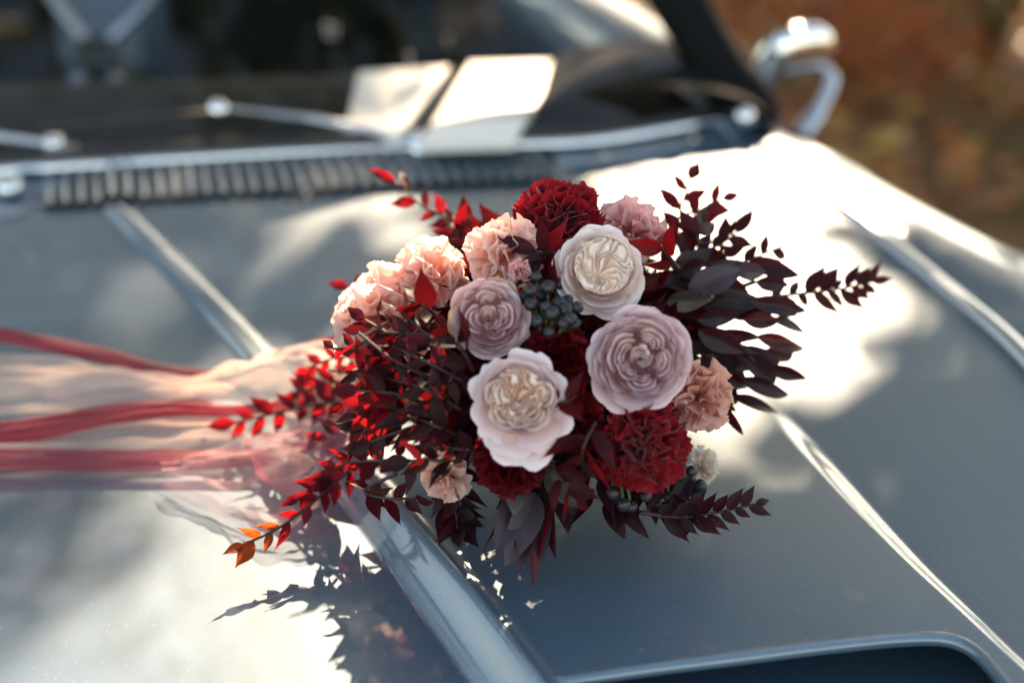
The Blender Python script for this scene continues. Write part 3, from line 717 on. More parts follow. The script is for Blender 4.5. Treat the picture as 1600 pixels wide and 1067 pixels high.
carnation(996, 350, 58, 'pink carnation behind the white rose, right of the top red one', 'pink_carn', 21, tilt=(.2, .35), seed=3, push=-.012)
carnation(582, 488, 92, 'sun-bleached peach carnation at the far left above the ribbons', 'peach_carn', 28, tilt=(-.3, .2), seed=4, push=-.02, face=.7)
carnation(668, 425, 66, 'pale peach carnation half hidden behind dark red leaves', 'peach_carn', 18, tilt=(-.2, .2), seed=14, push=-.03, face=.7)
carnation(1010, 706, 74, 'crimson carnation at the lower right beneath the largest rose', 'red_carn', 44, tilt=(.05, -.1), seed=5)
carnation(1107, 622, 58, 'salmon carnation at the right edge beside the largest rose', 'salmon_carn', 24, tilt=(.35, -.1), seed=6)
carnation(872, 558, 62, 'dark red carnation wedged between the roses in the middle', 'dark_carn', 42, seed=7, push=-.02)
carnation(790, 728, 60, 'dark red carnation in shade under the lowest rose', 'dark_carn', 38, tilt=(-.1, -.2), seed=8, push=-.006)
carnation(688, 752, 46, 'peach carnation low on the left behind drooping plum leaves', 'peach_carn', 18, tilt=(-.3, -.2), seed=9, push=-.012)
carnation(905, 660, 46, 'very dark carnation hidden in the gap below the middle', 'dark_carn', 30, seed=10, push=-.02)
carnation(812, 425, 24, 'tiny pale pink carnation bud above the berries', 'pink_carn', 16, seed=11, push=.004, tilt=(0, -.5), spread=1.1)
# cream petals at the low right
carnation(1100, 738, 34, 'small cream carnation low on the right behind the berries', 'cream_carn', 20, tilt=(.2, -.1), seed=21, push=-.03)

# berries ---------------------------------------------------------------
bm_ = MB(); bm_.ball((0, 0, 0), 1, 1, .95, 18, 12); bmesh_ = mesh('berry', bm_.v, bm_.f, bm_.uv); bmesh_.materials.append(M['berry'])
bm_ = MB()
for k in range(5):
    a = k*2*PI/5; bm_.tube([(.08*math.cos(a), .08*math.sin(a), .92), (.26*math.cos(a), .26*math.sin(a), 1.05)], [.07, .02], 5)
cmesh = mesh('berry_tip', bm_.v, bm_.f, bm_.uv); cmesh.materials.append(simple('berry_tip', (.05, .03, .02), .6))
def berries(spots, label, seed, push=0, rb=11.5):
    cx = sum(s[0] for s in spots)/len(spots); cy = sum(s[1] for s in spots)/len(spots)
    p, n, d = dome(cx, cy); t = thing('berry_cluster', label, 'berries', Matrix.Translation(p), 'clusters of dark blue berries in the bouquet'); rn = random.Random(seed)
    for (x, y, dd) in spots:
        q, nn, d2 = dome(x, y); r = rb*rn.uniform(.74, 1.12)/FPX*d2; q = q + Vector((rn.uniform(-.002, .002), rn.uniform(-.002, .002), rn.uniform(-.002, .002))); q = q + (CAM-q).normalized()*(push+dd)
        z = ((CAM-q).normalized() + Vector((rn.uniform(-.8, .8), rn.uniform(-.8, .8), rn.uniform(-.8, .8)))).normalized()
        o = link('berry', bmesh_, None, t, Matrix.Translation(q-p) @ frame(Vector((0, 0, 0)), z, None, r))
        link('berry_tip', cmesh, None, o)
        s_ = MB(); 
        s_.tube([q-p, (q-p)*.5 - n*.03, -n*.05], .0011, 5); s_.build('stalk', M['stem_green'], t)
berries([(838, 433, 0), (858, 452, -.004), (832, 457, .003), (850, 478, .006), (826, 480, -.002), (870, 470, 0), (842, 500, 0), (862, 495, .004), (880, 486, .004), (893, 500, .006), (905, 482, .002),
         (878, 508, .006), (862, 515, .002), (850, 462, -.012), (872, 445, -.012), (818, 462, -.012), (902, 506, -.004), (886, 470, -.01)], 'dark blue berries between the white rose and the small mauve rose', 3, push=.004)
berries([(1085, 732, 0), (1092, 758, .003), (1075, 750, -.005), (1068, 768, .003), (1048, 772, .005), (1082, 775, -.004), (975, 785, .006), (960, 770, .002), (990, 790, -.003), (1022, 785, 0), (1035, 795, -.006), (1060, 740, -.01), (1005, 778, -.005)],
        'dull dark berries in shade under the crimson carnation', 4, push=.002, rb=11)

# leaves ------------------------------------------------------------------
def leaf_geo(seed, wid=.36, pointed=1.5, nu=7, nv=13, fold=.25, bend=.2, tip=0.):
    V = []; UV = []; rn = random.Random(seed); bd = bend*rn.uniform(-1., 1.9); tw = rn.uniform(-.5, .5)
    for j in range(nv):
        v = j/(nv-1); w_ = wid*(math.sin(PI*v**.74)**(1.0 if v < .39 else pointed))*(1 if v < 1 else 0)
        for i in range(nu):
            u = -1+2*i/(nu-1); x = u*w_*.5
            z = fold*abs(x) - bd*v*v + .012*math.sin(v*11+seed+u*2) + tw*x*v
            V.append((x, v, z)); UV.append((i/(nu-1), v))
    return V, grid_faces(nu, nv), UV
LM = {}
def leaf_mesh(kind, m, k):
    key = (kind, m, k)
    if key not in LM:
        if kind == 'small': g = leaf_geo(k+1, .36+.035*(k % 4), 1.45, 5, 12)
        else: g = leaf_geo(k+51, 1., .85, 9, 15, .22, .18)
        me = mesh('leaf', g[0], g[1], g[2]); me.materials.append(M[m]); LM[key] = me
    return LM[key]
def safe_depth(px, py, dep):
    h = HP(px, py, .006); return min(dep, (h-CAM).dot(FW))
def sprig(pts, label, n, m='ruscus', size=42, seed=0, group='burgundy leaf sprigs in the bouquet', tipm=None, tipn=0, spread=.85, start=.15, rnd=.35, name='leaf_sprig'):
    """pts: (px, py, depth) along the stem; size: leaf length in photo pixels"""
    rn = random.Random(seed+100)
    W = catmull([PD(a, b, safe_depth(a, b, c)) for a, b, c in pts], 30)
    org = W[0]; t = thing(name, label, 'foliage', Matrix.Translation(org), group)
    s_ = MB(); s_.tube([p-org for p in W], [lerp(.0015, .0009, i/29) for i in range(30)], 6); s_.build('stem', M['stem'], t)
    for i in range(n):
        f = lerp(start, 1, i/(n-1)); k = f*29; a = int(min(k, 28)); p = W[a].lerp(W[a+1], k-a); T = (W[a+1]-W[a]).normalized()
        tc = (CAM-p).normalized(); S = T.cross(tc).normalized(); sg = 1 if i % 2 else -1
        if i == n-1: sg = 0
        dr = (T*1.0 + S*sg*spread + tc*rn.uniform(-.25, .35) + Vector((rn.uniform(-1, 1), rn.uniform(-1, 1), rn.uniform(-1, 1)))*rnd*.6).normalized()
        nm = (tc + Vector((rn.uniform(-1, 1), rn.uniform(-1, 1), rn.uniform(-1, 1)))*rnd*1.5 + T*rn.uniform(-.3, .3)).normalized()
        nm = (nm - dr*nm.dot(dr)).normalized(); x = dr.cross(nm)
        d = (p-CAM).dot(FW); L_ = 1.38*size*rn.uniform(.68, 1.22)*(1-.25*f)/FPX*d
        zmin = Hz(p.x, p.y)+.003
        if (p + dr*L_).z < zmin: dr.z += (zmin-(p+dr*L_).z)/L_; dr.normalize(); nm = (nm - dr*nm.dot(dr)).normalized(); x = dr.cross(nm)
        mm_ = tipm if (tipm and i >= n-tipn) else m
        link('leaf', leaf_mesh('small', mm_, rn.randrange(8)), None, t, Matrix.Translation(p-org) @ Matrix((x, dr, nm)).transposed().to_4x4() @ Matrix.Diagonal((L_*rn.uniform(.85, 1.1), L_, L_, 1)))
    return t
sprig([(770, 400, 1.06), (722, 352, 1.09), (690, 335, 1.10), (655, 318, 1.11), (618, 285, 1.12)], 'red sprig with upright leaves sticking out at the upper left', 9, size=44, seed=1, start=.1)
sprig([(760, 420, 1.04), (725, 385, 1.05), (705, 350, 1.07)], 'short red sprig curling beneath the upper left one', 7, size=44, seed=2)
sprig([(1030, 420, 1.06), (1058, 365, 1.08), (1064, 325, 1.10), (1078, 282, 1.12)], 'dark sprig pointing straight up at the upper right', 8, size=46, seed=3)
sprig([(1040, 410, 1.06), (1075, 350, 1.08), (1100, 325, 1.09), (1128, 312, 1.10)], 'bright red leaves glowing in the sun at the upper right', 6, m='ruscus', size=50, seed=4, tipm='ruscus', tipn=3)
sprig([(1020, 440, 1.03), (1070, 400, 1.05), (1120, 385, 1.07), (1150, 365, 1.08)], 'thick plum sprig leaning over the right side of the pink carnation', 12, m='ruscus_dark', size=48, seed=5)
sprig([(1080, 440, 1.05), (1150, 415, 1.07), (1185, 400, 1.08), (1222, 385, 1.10)], 'thin sprig of pointed leaves above the right dark foliage', 7, m='ruscus_dark', size=44, seed=6)
sprig([(1150, 470, 1.04), (1240, 460, 1.07), (1310, 452, 1.09), (1362, 440, 1.10)], 'long narrow sprig reaching farthest to the right', 16, m='ruscus_dark', size=42, seed=7, start=.2, rnd=.2)
sprig([(700, 500, 1.02), (640, 492, 1.05), (590, 478, 1.07), (545, 450, 1.08)], 'red sprig lying over the sun-bleached carnation', 9, size=44, seed=8, start=.2)
sprig([(680, 590, 1.02), (590, 590, 1.06), (520, 598, 1.09), (470, 612, 1.10)], 'sprig of dark red leaves over the pale ribbon, upper of the left ones', 13, size=42, seed=9)
sprig([(670, 560, 1.02), (590, 560, 1.06), (530, 558, 1.08), (480, 575, 1.10)], 'thin dark sprig above the pale ribbon at the left', 12, size=38, seed=10)
sprig([(650, 620, 1.02), (560, 628, 1.06), (500, 630, 1.08), (430, 645, 1.10), (368, 660, 1.11)], 'long glowing red sprig reaching farthest to the left', 16, size=42, seed=11, start=.1, rnd=.2)
sprig([(650, 650, 1.0), (590, 665, 1.03), (550, 672, 1.05), (500, 690, 1.06)], 'dense burgundy sprig below the farthest left one', 13, size=42, seed=12)
sprig([(660, 680, .99), (590, 700, 1.01), (540, 740, 1.01), (500, 775, 1.0), (440, 822, .985), (382, 850, .975)], 'lowest left sprig ending in leaves tinted orange red as if sun shone through', 20, size=42, seed=13, tipm='ruscus_sunlit', tipn=5, start=.08)
sprig([(640, 720, .98), (580, 720, 1.0), (530, 728, 1.01), (470, 775, 1.0)], 'short dark red sprig beside the lowest left one', 12, size=40, seed=14)
sprig([(620, 740, .97), (570, 765, .98), (600, 778, .97), (650, 778, .955)], 'small red sprig resting by the bonnet ridge', 9, size=38, seed=15)
sprig([(640, 700, .965), (680, 700, .955), (705, 735, .94), (720, 790, .93)], 'plum sprig with hanging leaves in front of the low peach carnation', 11, m='ruscus_dark', size=56, seed=16, spread=1.1)
sprig([(690, 770, .945), (712, 800, .935), (715, 825, .925)], 'plum leaves hanging above the bonnet at the lower left', 8, m='ruscus_dark', size=54, seed=17)
sprig([(1000, 800, .93), (1060, 808, .935), (1120, 800, .945), (1180, 787, .95)], 'dark sprig low on the right lying by the bonnet', 15, m='ruscus_dark', size=38, seed=18, rnd=.2)
sprig([(900, 640, .95), (915, 615, .945), (935, 598, .94)], 'tiny plum twig between the two large lower roses', 4, m='plum', size=34, seed=19)
sprig([(1060, 660, .97), (1085, 645, .96), (1105, 640, .95)], 'tiny dark twig across the salmon carnation', 5, m='plum', size=30, seed=20)
sprig([(960, 700, .94), (965, 690, .93), (975, 672, .925)], 'single plum twig on the crimson carnation', 3, m='plum_lilac', size=40, seed=21)
# fillers between the flowers on the left side
REF = [(937, 424, 'white rose'), (764, 497, 'small mauve rose'), (998, 560, 'largest dusty pink rose'), (812, 630, 'blush rose'), (876, 332, 'topmost red carnation'), (778, 382, 'sunlit peach carnation'), (996, 350, 'pink carnation'),
       (582, 488, 'sun-bleached carnation'), (1010, 706, 'crimson carnation'), (1105, 622, 'salmon carnation'), (688, 752, 'low peach carnation'), (560, 640, 'sheer ribbons')]
USED = set()
def near_label(x, y):
    c = sorted((math.hypot(x-a, y-b), a, b, n_) for a, b, n_ in REF)
    for _, a, b, n_ in c:
        dx, dy = x-a, y-b; hv = ('right' if dx > 0 else 'left'); vv = ('below' if dy > 0 else 'above')
        for w_ in ((f'{hv} of', vv) if abs(dx) > abs(dy) else (vv, f'{hv} of')) + (f'{vv} and {hv} of', f'a little {vv}', f'a little {hv} of'):
            l = f'short burgundy sprig packed between flowers {w_} the {n_}'
            if l not in USED: USED.add(l); return l
rn = random.Random(44); cnt = 0
for (ax, ay, bx, by) in [(720, 560, 640, 500), (730, 600, 610, 540), (720, 640, 600, 590), (715, 680, 620, 640), (720, 560, 690, 620), (700, 600, 560, 520), (700, 640, 560, 610), (690, 660, 580, 690), (720, 720, 640, 720),
                         (700, 540, 600, 520), (690, 500, 640, 470), (740, 580, 700, 520), (640, 540, 570, 500), (640, 600, 540, 580), (660, 560, 600, 640), (740, 700, 700, 700), (1060, 420, 1020, 380), (1080, 390, 1090, 350),
                         (850, 640, 900, 620), (930, 660, 910, 740), (860, 720, 900, 780), (640, 620, 560, 650), (620, 640, 540, 700), (600, 560, 520, 545), (860, 400, 830, 400), (850, 390, 880, 385)]:
    _, _, d0 = dome(ax, ay); sprig([(ax, ay, d0+.005), ((ax+bx)/2+rn.uniform(-10, 10), (ay+by)/2+rn.uniform(-10, 10), d0-.008), (bx, by, d0+.005)], near_label(bx, by), 6, m=rn.choice(['ruscus', 'ruscus_dark', 'ruscus_dark']), size=rn.choice([40, 48, 56]), seed=200+cnt, rnd=.55, group='short burgundy sprigs packed between the flowers'); cnt += 1

def big_leaf(t, org, bx, by, tx, ty, wpx, m, d0, d1, roll=0., k=0):
    a = PD(bx, by, safe_depth(bx, by, d0)); b = PD(tx, ty, safe_depth(tx, ty, d1)); dr = b-a; L_ = dr.length; dr.normalize()
    tc = (CAM-a).normalized(); nm = (tc - dr*tc.dot(dr)).normalized(); nm = Matrix.Rotation(roll, 3, dr) @ nm; x = dr.cross(nm)
    dd = (a-CAM).dot(FW); w_ = wpx/FPX*dd
    link('leaf', leaf_mesh('big', m, k % 5), None, t, Matrix.Translation(a-org) @ Matrix((x, dr, nm)).transposed().to_4x4() @ Matrix.Diagonal((w_, L_, L_*.8, 1)))
def foliage(label, lst, seed, stem_from, stem_to):
    rn = random.Random(seed); org = PD(*stem_from); t = thing('foliage_stem', label, 'foliage', Matrix.Translation(org), 'dark broad leaved foliage in the bouquet')
    s_ = MB(); s_.tube([p-org for p in catmull([PD(*stem_from), PD(*stem_to)], 6)], .002, 6); s_.build('stem', M['stem'], t)
    for i, (bx, by, tx, ty, w_, m, d0, d1) in enumerate(lst): big_leaf(t, org, bx, by, tx, ty, w_, m, d0, d1, rn.uniform(-.35, .35), i)
foliage('upper right plum foliage with one lilac oval leaf', [
    (1075, 455, 1161, 423, 46, 'plum_lilac', 1.0, 1.01), (1040, 470, 1120, 470, 38, 'plum_grey', 1.0, 1.0), (1108, 412, 1188, 418, 20, 'plum_grey', 1.02, 1.03), (1145, 425, 1205, 424, 28, 'plum_lilac', 1.02, 1.03),
    (1170, 408, 1247, 430, 30, 'ruscus_dark', 1.04, 1.05), (1172, 470, 1258, 486, 30, 'plum', 1.02, 1.04), (1088, 500, 1172, 490, 30, 'plum', 1.01, 1.02), (1160, 498, 1222, 502, 26, 'plum_red', 1.02, 1.03),
    (1100, 440, 1180, 455, 30, 'plum', 1.03, 1.04), (1130, 400, 1165, 385, 22, 'ruscus_dark', 1.05, 1.05), (1180, 440, 1232, 445, 26, 'plum', 1.05, 1.06), (1060, 430, 1110, 405, 26, 'ruscus_dark', 1.03, 1.04), (1020, 450, 1080, 430, 40, 'plum', 1.03, 1.04),
    (1010, 470, 1060, 490, 40, 'plum', 1.02, 1.03), (1120, 470, 1190, 470, 34, 'plum', 1.03, 1.05), (1060, 480, 1120, 510, 36, 'ruscus_dark', 1.03, 1.04)], 1, (1020, 500, 1.05), (1180, 440, 1.06))
foliage('lower right black red foliage fanning out over the bonnet', [
    (1090, 515, 1165, 550, 36, 'plum', .99, 1.0), (1130, 515, 1200, 540, 30, 'plum', 1.02, 1.04), (1205, 498, 1268, 520, 22, 'plum', 1.05, 1.07), (1150, 555, 1232, 600, 30, 'plum', 1.01, 1.04), (1155, 590, 1226, 612, 24, 'ruscus_dark', 1.02, 1.05),
    (1195, 572, 1258, 590, 24, 'ruscus_dark', 1.04, 1.07), (1165, 540, 1228, 580, 28, 'plum_lilac', 1.01, 1.03), (1140, 618, 1226, 645, 22, 'ruscus_dark', 1.02, 1.05), (1128, 630, 1166, 692, 16, 'ruscus_dark', 1.0, 1.02),
    (1180, 525, 1250, 542, 26, 'plum_red', 1.04, 1.07), (1100, 550, 1190, 575, 34, 'plum', 1.03, 1.05), (1190, 548, 1256, 562, 22, 'plum', 1.05, 1.08), (1110, 580, 1180, 600, 36, 'plum', 1.03, 1.05), (1190, 470, 1262, 500, 24, 'plum', 1.05, 1.08),
    (1090, 530, 1150, 580, 36, 'ruscus_dark', 1.03, 1.04), (1080, 600, 1150, 640, 34, 'ruscus_dark', 1.03, 1.05), (1060, 500, 1120, 540, 40, 'plum', 1.03, 1.04)], 2, (1040, 560, 1.05), (1180, 560, 1.07))
foliage('dark red and black oval leaves left of the small mauve rose', [
    (712, 500, 684, 408, 52, 'plum', .99, 1.02), (790, 452, 694, 402, 30, 'plum', 1.0, 1.03), (720, 450, 655, 392, 40, 'plum_red', 1.02, 1.05), (706, 510, 642, 438, 30, 'plum_red', 1.0, 1.04), (722, 525, 655, 462, 40, 'plum_red', .99, 1.02),
    (690, 515, 622, 450, 14, 'ruscus_dark', 1.01, 1.04), (760, 470, 720, 420, 40, 'plum', 1.02, 1.03), (692, 625, 604, 628, 44, 'plum_red', .98, 1.0), (740, 650, 660, 660, 44, 'plum', .98, 1.0), (735, 690, 670, 680, 40, 'plum', .97, .98)], 3, (760, 560, 1.03), (700, 450, 1.03))
foliage('closed bud of grey purple leaves at the bottom of the bouquet', [
    (812, 765, 772, 868, 46, 'plum_lilac', .925, .90), (836, 768, 800, 880, 46, 'plum_lilac', .92, .895), (848, 765, 842, 888, 34, 'plum', .935, .905), (808, 755, 806, 800, 36, 'plum_grey', .915, .905), (800, 768, 742, 876, 14, 'ruscus_dark', .93, .905),
    (852, 735, 910, 795, 44, 'plum_grey', .925, .92), (856, 770, 826, 896, 34, 'plum_red', .94, .905), (828, 770, 812, 885, 34, 'plum', .935, .90), (850, 760, 862, 860, 28, 'ruscus_dark', .945, .915)], 4, (830, 730, .95), (822, 800, .93))

rq = random.Random(37); lst = []  # dark leaves added in place of the black contact shadow
for i in range(34):
    bx = rq.uniform(800, 1090); by = rq.uniform(740, 800); an = rq.uniform(.3, 2.6)
    lst.append((bx, by, bx+rq.uniform(40, 70)*math.cos(an), min(836, by+60*math.sin(an)), rq.uniform(20, 30), rq.choice(['ruscus_dark', 'plum', 'ruscus_dark']), .945, .93))
foliage('added dark leaves standing in for shadow between the bouquet and the bonnet', lst, 8, (900, 700, .98), (960, 780, .96))
rq = random.Random(31); lst = []
for i in range(26):
    a = rq.uniform(0, 1); bx = lerp(1020, 1120, a)+rq.uniform(-15, 15); by = rq.uniform(420, 610); an = rq.uniform(-.25, .5) + (by-500)/300
    lst.append((bx, by, bx+rq.uniform(60, 95)*math.cos(an), by+80*math.sin(an)*.7, rq.uniform(24, 36), rq.choice(['ruscus_dark', 'plum', 'plum', 'plum_red']), 1.035, 1.055))
foliage('dense black foliage behind the lilac oval leaf at the right', lst, 7, (1020, 520, 1.06), (1140, 500, 1.08))
# dark leafy packing inside the bouquet
ms_ = MB(); rn = random.Random(9); lg = leaf_geo(3, .45, 1.2, 4, 6)
for i in range(1500):
    ph = rn.uniform(0, 2*PI); ct = rn.uniform(-.75, .92); st = math.sqrt(1-ct*ct); dr = Vector((st*math.cos(ph), st*math.sin(ph), ct)); k = rn.uniform(.35, .68)
    p = BC + Vector((dr.x*BR.x, dr.y*BR.y, dr.z*BR.z))*k
    if p.z < Hz(p.x, p.y)+.006: continue
    d2 = (dr + Vector((rn.uniform(-1, 1), rn.uniform(-1, 1), rn.uniform(-1, 1)))*.9).normalized(); x = d2.cross(Vector((rn.uniform(-1, 1), rn.uniform(-1, 1), 1))).normalized(); nm = x.cross(d2)
    L_ = rn.uniform(.02, .034)
    if (p+d2*L_).z < Hz(p.x, p.y)+.004: continue
    ms_.add([p + (x*v[0] + d2*v[1] + nm*v[2])*L_ for v in lg[0]], lg[1], lg[2])
o = ms_.build('foliage_packing', M['ruscus_dark']); tag(o, 'tangle of dark leaves packed inside the bouquet behind the blooms', 'foliage', kind='stuff')

# stems and ribbons
hd = thing('stem_bundle', 'wrapped flower stems of the bouquet lying under the pale ribbon', 'stems', Matrix.Translation(HP(560, 640, .03)))
org = HP(560, 640, .03)
for k in range(9):
    a = k*2*PI/9; off = Vector((0, math.cos(a)*.010, math.sin(a)*.010+.0))
    s_ = MB(); s_.tube([BC-org+Vector((-.02, .02, -.05))+off, HP(560, 640, .03)-org+off, HP(470, 622, .022)-org+off], .004, 8); s_.build('stem', M['stem_green'], hd)
CHIF = sheer('blush_chiffon', (.88, .66, .58), (1., .76, .66), .16, .6)
CHIF2 = sheer('thin_chiffon', (.84, .62, .54), (1., .74, .62), .5, .6)
CHIF3 = sheer('faint_chiffon', (.60, .34, .36), (.8, .4, .42), .86, .5)
PINKCH = sheer('pink_organza', (.65, .12, .20), (.9, .15, .22), .80, .6)
SATIN = sheer('wine_ribbon', (.36, .010, .028), (.85, .025, .06), .06, .42, .35)
SATIN2 = sheer('wine_organza', (.34, .02, .06), (.8, .05, .12), .32, .5, .4)
def ribbon(top, bot, label, m, nu=110, nv=16, wrinkle=.006, seed=0, name='ribbon', folds=5):
    T = catmull([HP(a, b, h) for a, b, h in top], nu); B = catmull([HP(a, b, h) for a, b, h in bot], nu); V = []; UV = []
    org = T[nu//2].copy()
    for i in range(nu):
        f = i/(nu-1)
        for j in range(nv):
            t = j/(nv-1); p = T[i].lerp(B[i], t); w_ = wrinkle*(nz1(f*3+seed, t*folds, seed) + .5*nz1(f*9, t*folds*2, seed+4))
            w_ += wrinkle*.8*math.sin(t*PI)
            p.z = max(p.z + w_, Hz(p.x, p.y)+.0015); V.append(p-org); UV.append((t, f))
    me = mesh('ribbon', V, grid_faces(nv, nu), UV); o = link(name, me, m); o.location = org
    return tag(o, label, 'ribbon', 'ribbons trailing from the bouquet')
ribbon([(-150, 498, .03), (0, 516, .03), (150, 540, .022), (290, 572, .012), (360, 572, .022), (450, 545, .035), (540, 522, .05)],
       [(-150, 516, .025), (0, 538, .025), (150, 565, .02), (280, 600, .012), (350, 586, .02), (450, 556, .03), (540, 534, .05)], 'narrow wine red ribbon, upper edge of the trailing ribbons', SATIN, wrinkle=.003)
ribbon([(-150, 555, .020), (0, 559, .020), (150, 572, .018), (290, 602, .014), (380, 570, .028), (470, 545, .045), (560, 535, .055)],
       [(-150, 660, .014), (0, 656, .014), (150, 636, .016), (280, 628, .016), (380, 630, .020), (470, 640, .028), (560, 660, .035)], 'wide pale peach chiffon ribbon between the upper two wine red ribbons', CHIF, wrinkle=.014, seed=3, folds=6)
ribbon([(-150, 668, .020), (0, 657, .020), (130, 638, .022), (250, 628, .024), (360, 634, .024), (470, 620, .028), (560, 600, .035)],
       [(-150, 705, .014), (0, 694, .014), (130, 672, .018), (250, 652, .022), (360, 650, .022), (470, 645, .022), (560, 650, .030)], 'wine red ribbon rising in a shallow wave under the chiffon, middle of three', SATIN, wrinkle=.003, seed=5)
ribbon([(-150, 700, .010), (0, 692, .010), (150, 672, .012), (260, 652, .014), (380, 648, .016), (480, 640, .022), (560, 640, .028)],
       [(-150, 735, .005), (0, 735, .005), (150, 735, .006), (260, 720, .008), (380, 712, .010), (480, 700, .012), (560, 690, .018)], 'see-through chiffon layer between the two lower wine red ribbons', CHIF2, wrinkle=.006, seed=7)
ribbon([(-150, 700, .014), (0, 700, .014), (130, 702, .014), (250, 702, .014), (370, 702, .014), (450, 694, .018), (520, 668, .028)],
       [(-150, 740, .008), (0, 738, .008), (130, 737, .008), (250, 735, .008), (370, 730, .010), (450, 716, .014), (520, 690, .022)], 'sheer wine red ribbon running straight along the bottom of the ribbons', SATIN2, wrinkle=.003, seed=9)
ribbon([(250, 722, .010), (330, 700, .020), (420, 672, .035), (500, 665, .04), (560, 670, .04)],
       [(260, 770, .004), (340, 800, .006), (420, 830, .012), (490, 800, .02), (560, 740, .03)], 'loose blush organza tail falling below the wine red ribbons', CHIF3, wrinkle=.007, seed=11)
ribbon([(380, 690, .03), (440, 668, .04), (500, 650, .045), (560, 640, .05)],
       [(400, 740, .012), (450, 775, .015), (505, 770, .02), (560, 720, .03)], 'short pink organza loop tucked beside the stems', PINKCH, wrinkle=.005, seed=13)

# ------------------------------------------------------------------ ground and woodland
GROUND = simple('forest_floor', (.30, .10, .035), .9, col2=(.10, .07, .02), scale=1.7, bump=.6)
b_ = MB(); rows = []
for j in range(70):
    y = -60 + 160*(j/69)**1.0; rows.append([Vector((x, y, .0 + (0 if y < 4 else .0) + (.12*nz1(x*.35, y*.35) if (abs(x) > 2 or y > 4.8 or y < -2) else 0)*1 + max(0, y-9)*.10)) for x in np.linspace(-70, 70, 80)])
b_.grid(rows); tag(b_.build('ground', GROUND), 'brown forest floor of earth and moss', kind='structure')
LIT = [simple('fallen_leaf_rust', (.55, .16, .05), .25), simple('fallen_leaf_brown', (.2, .085, .035), .5), simple('fallen_leaf_ochre', (.55, .32, .09), .25)]
rn = random.Random(77)
for mi, m in enumerate(LIT):
    b_ = MB()
    for i in range(2600):
        x = rn.uniform(-1, 5); y = rn.uniform(3.6, 11)
        r = rn.uniform(.03, .06); a = rn.uniform(0, 6.3); z = .02 + .12*nz1(x*.35, y*.35)*(1 if (abs(x) > 2 or y > 4.8) else 0) + max(0, y-9)*.10 + rn.uniform(.0, .05)
        ux = Vector((math.cos(a), math.sin(a), rn.uniform(-.5, .5)))*r; uy = Vector((-math.sin(a), math.cos(a), rn.uniform(-.5, .5)))*r*.6; c = Vector((x, y, z))
        b_.add([c-ux, c+uy, c+ux, c-uy], [(0, 1, 2, 3)])
    tag(b_.build('fallen_leaves', m, smooth=False), ['rust red fallen leaves scattered on the forest floor', 'dull brown fallen leaves scattered on the forest floor', 'ochre fallen leaves scattered on the forest floor'][mi], 'leaves', kind='stuff')
# trees: trunks, limbs, and crowns of small leaves; unseen crowns have gaps shaped to let sun onto chosen patches
LITP = [[(-200, 1250), (-200, 1130), (0, 1000), (230, 850), (400, 752), (520, 720), (640, 760), (720, 900), (760, 1250)],
        [(930, 345), (1000, 268), (1150, 235), (1180, 222), (1300, 225), (1440, 300), (1310, 345), (1230, 390), (1240, 430), (1390, 445), (1400, 490), (1320, 550), (1230, 580), (1170, 650), (1190, 720), (1120, 750), (1080, 700), (1060, 400)],
        [(1425, 350), (1500, 335), (1590, 400), (1575, 445), (1520, 440)],
        [(130, 440), (240, 430), (420, 520), (400, 560), (260, 520)],
        [(880, 200), (1110, 170), (1150, 220), (900, 240)]]
def hp2(px, py): p = PZ(px, py, HZ); return (p.x, p.y)
LITW = [[hp2(*q) for q in P] for P in LITP]
LITC = []
def lit_at(p, r):
    q = p - SUN*((p.z-HZ)/SUN.z); LITC.append((q.x, q.y, r))
for (px, py, k, r) in [(590, 460, .99, .05), (545, 510, 1., .045), (650, 405, 1., .045), (745, 340, 1., .03), (840, 285, 1., .025), (700, 380, 1., .03)]: lit_at(dome(px, py)[0], r)
for (px, py, h, r) in [(450, 590, .035, .06), (350, 600, .02, .05), (250, 600, .02, .03), (520, 620, .04, .06), (400, 700, .03, .03), (150, 605, .02, .03), (50, 610, .02, .025), (300, 640, .02, .02), (420, 715, .01, .03)]: lit_at(HP(px, py, h), r)
for (px, py, d, r) in [(660, 310, 1.11, .03), (1120, 310, 1.1, .015), (400, 660, 1.10, .03), (470, 620, 1.09, .04), (395, 840, .978, .025), (500, 700, 1.03, .035), (550, 740, 1.0, .025), (540, 600, 1.07, .04), (1280, 40, 1.95, .04)]: lit_at(PD(px, py, d), r)
for (px, py, d) in [(515, 45, 2.3), (640, 88, 2.02), (530, 216, 1.6), (480, 304, 1.5), (115, 232, 1.55), (341, 172, 1.7), (655, 222, 1.6), (1163, 182, 1.75)]: lit_at(PD(px, py, d), .03)
for (px, py, r) in [(1440, 365, .04), (1480, 385, .045), (1520, 400, .045), (1545, 415, .04)]: lit_at(PZ(px, py, .935), r)
for (px, py, r) in [(770, 150, .08), (720, 190, .05), (810, 120, .05), (620, 130, .03), (600, 160, .03)]: lit_at(PZ(px, py, .98), r)
def inpoly(x, y, P):
    c = False; n = len(P)
    for i in range(n):
        x1, y1 = P[i]; x2, y2 = P[(i+1) % n]
        if (y1 > y) != (y2 > y) and x < (x2-x1)*(y-y1)/(y2-y1)+x1: c = not c
    return c
def sunny(p, mg=0):
    q = p - SUN*((p.z-HZ)/SUN.z)
    for cx, cy, r in LITC:
        if (q.x-cx)**2 + ((q.y-cy)*math.sin(SUN_EL))**2 < r*r or (q.x-cx)**2+(q.y-cy)**2 < r*r: return True
    return any(inpoly(q.x, q.y, P) for P in LITW)
def leafm(name, col, tcol, rough=.35): return sheet_mat(name, col, col, col, tcol, .35, rough, spec=.6)
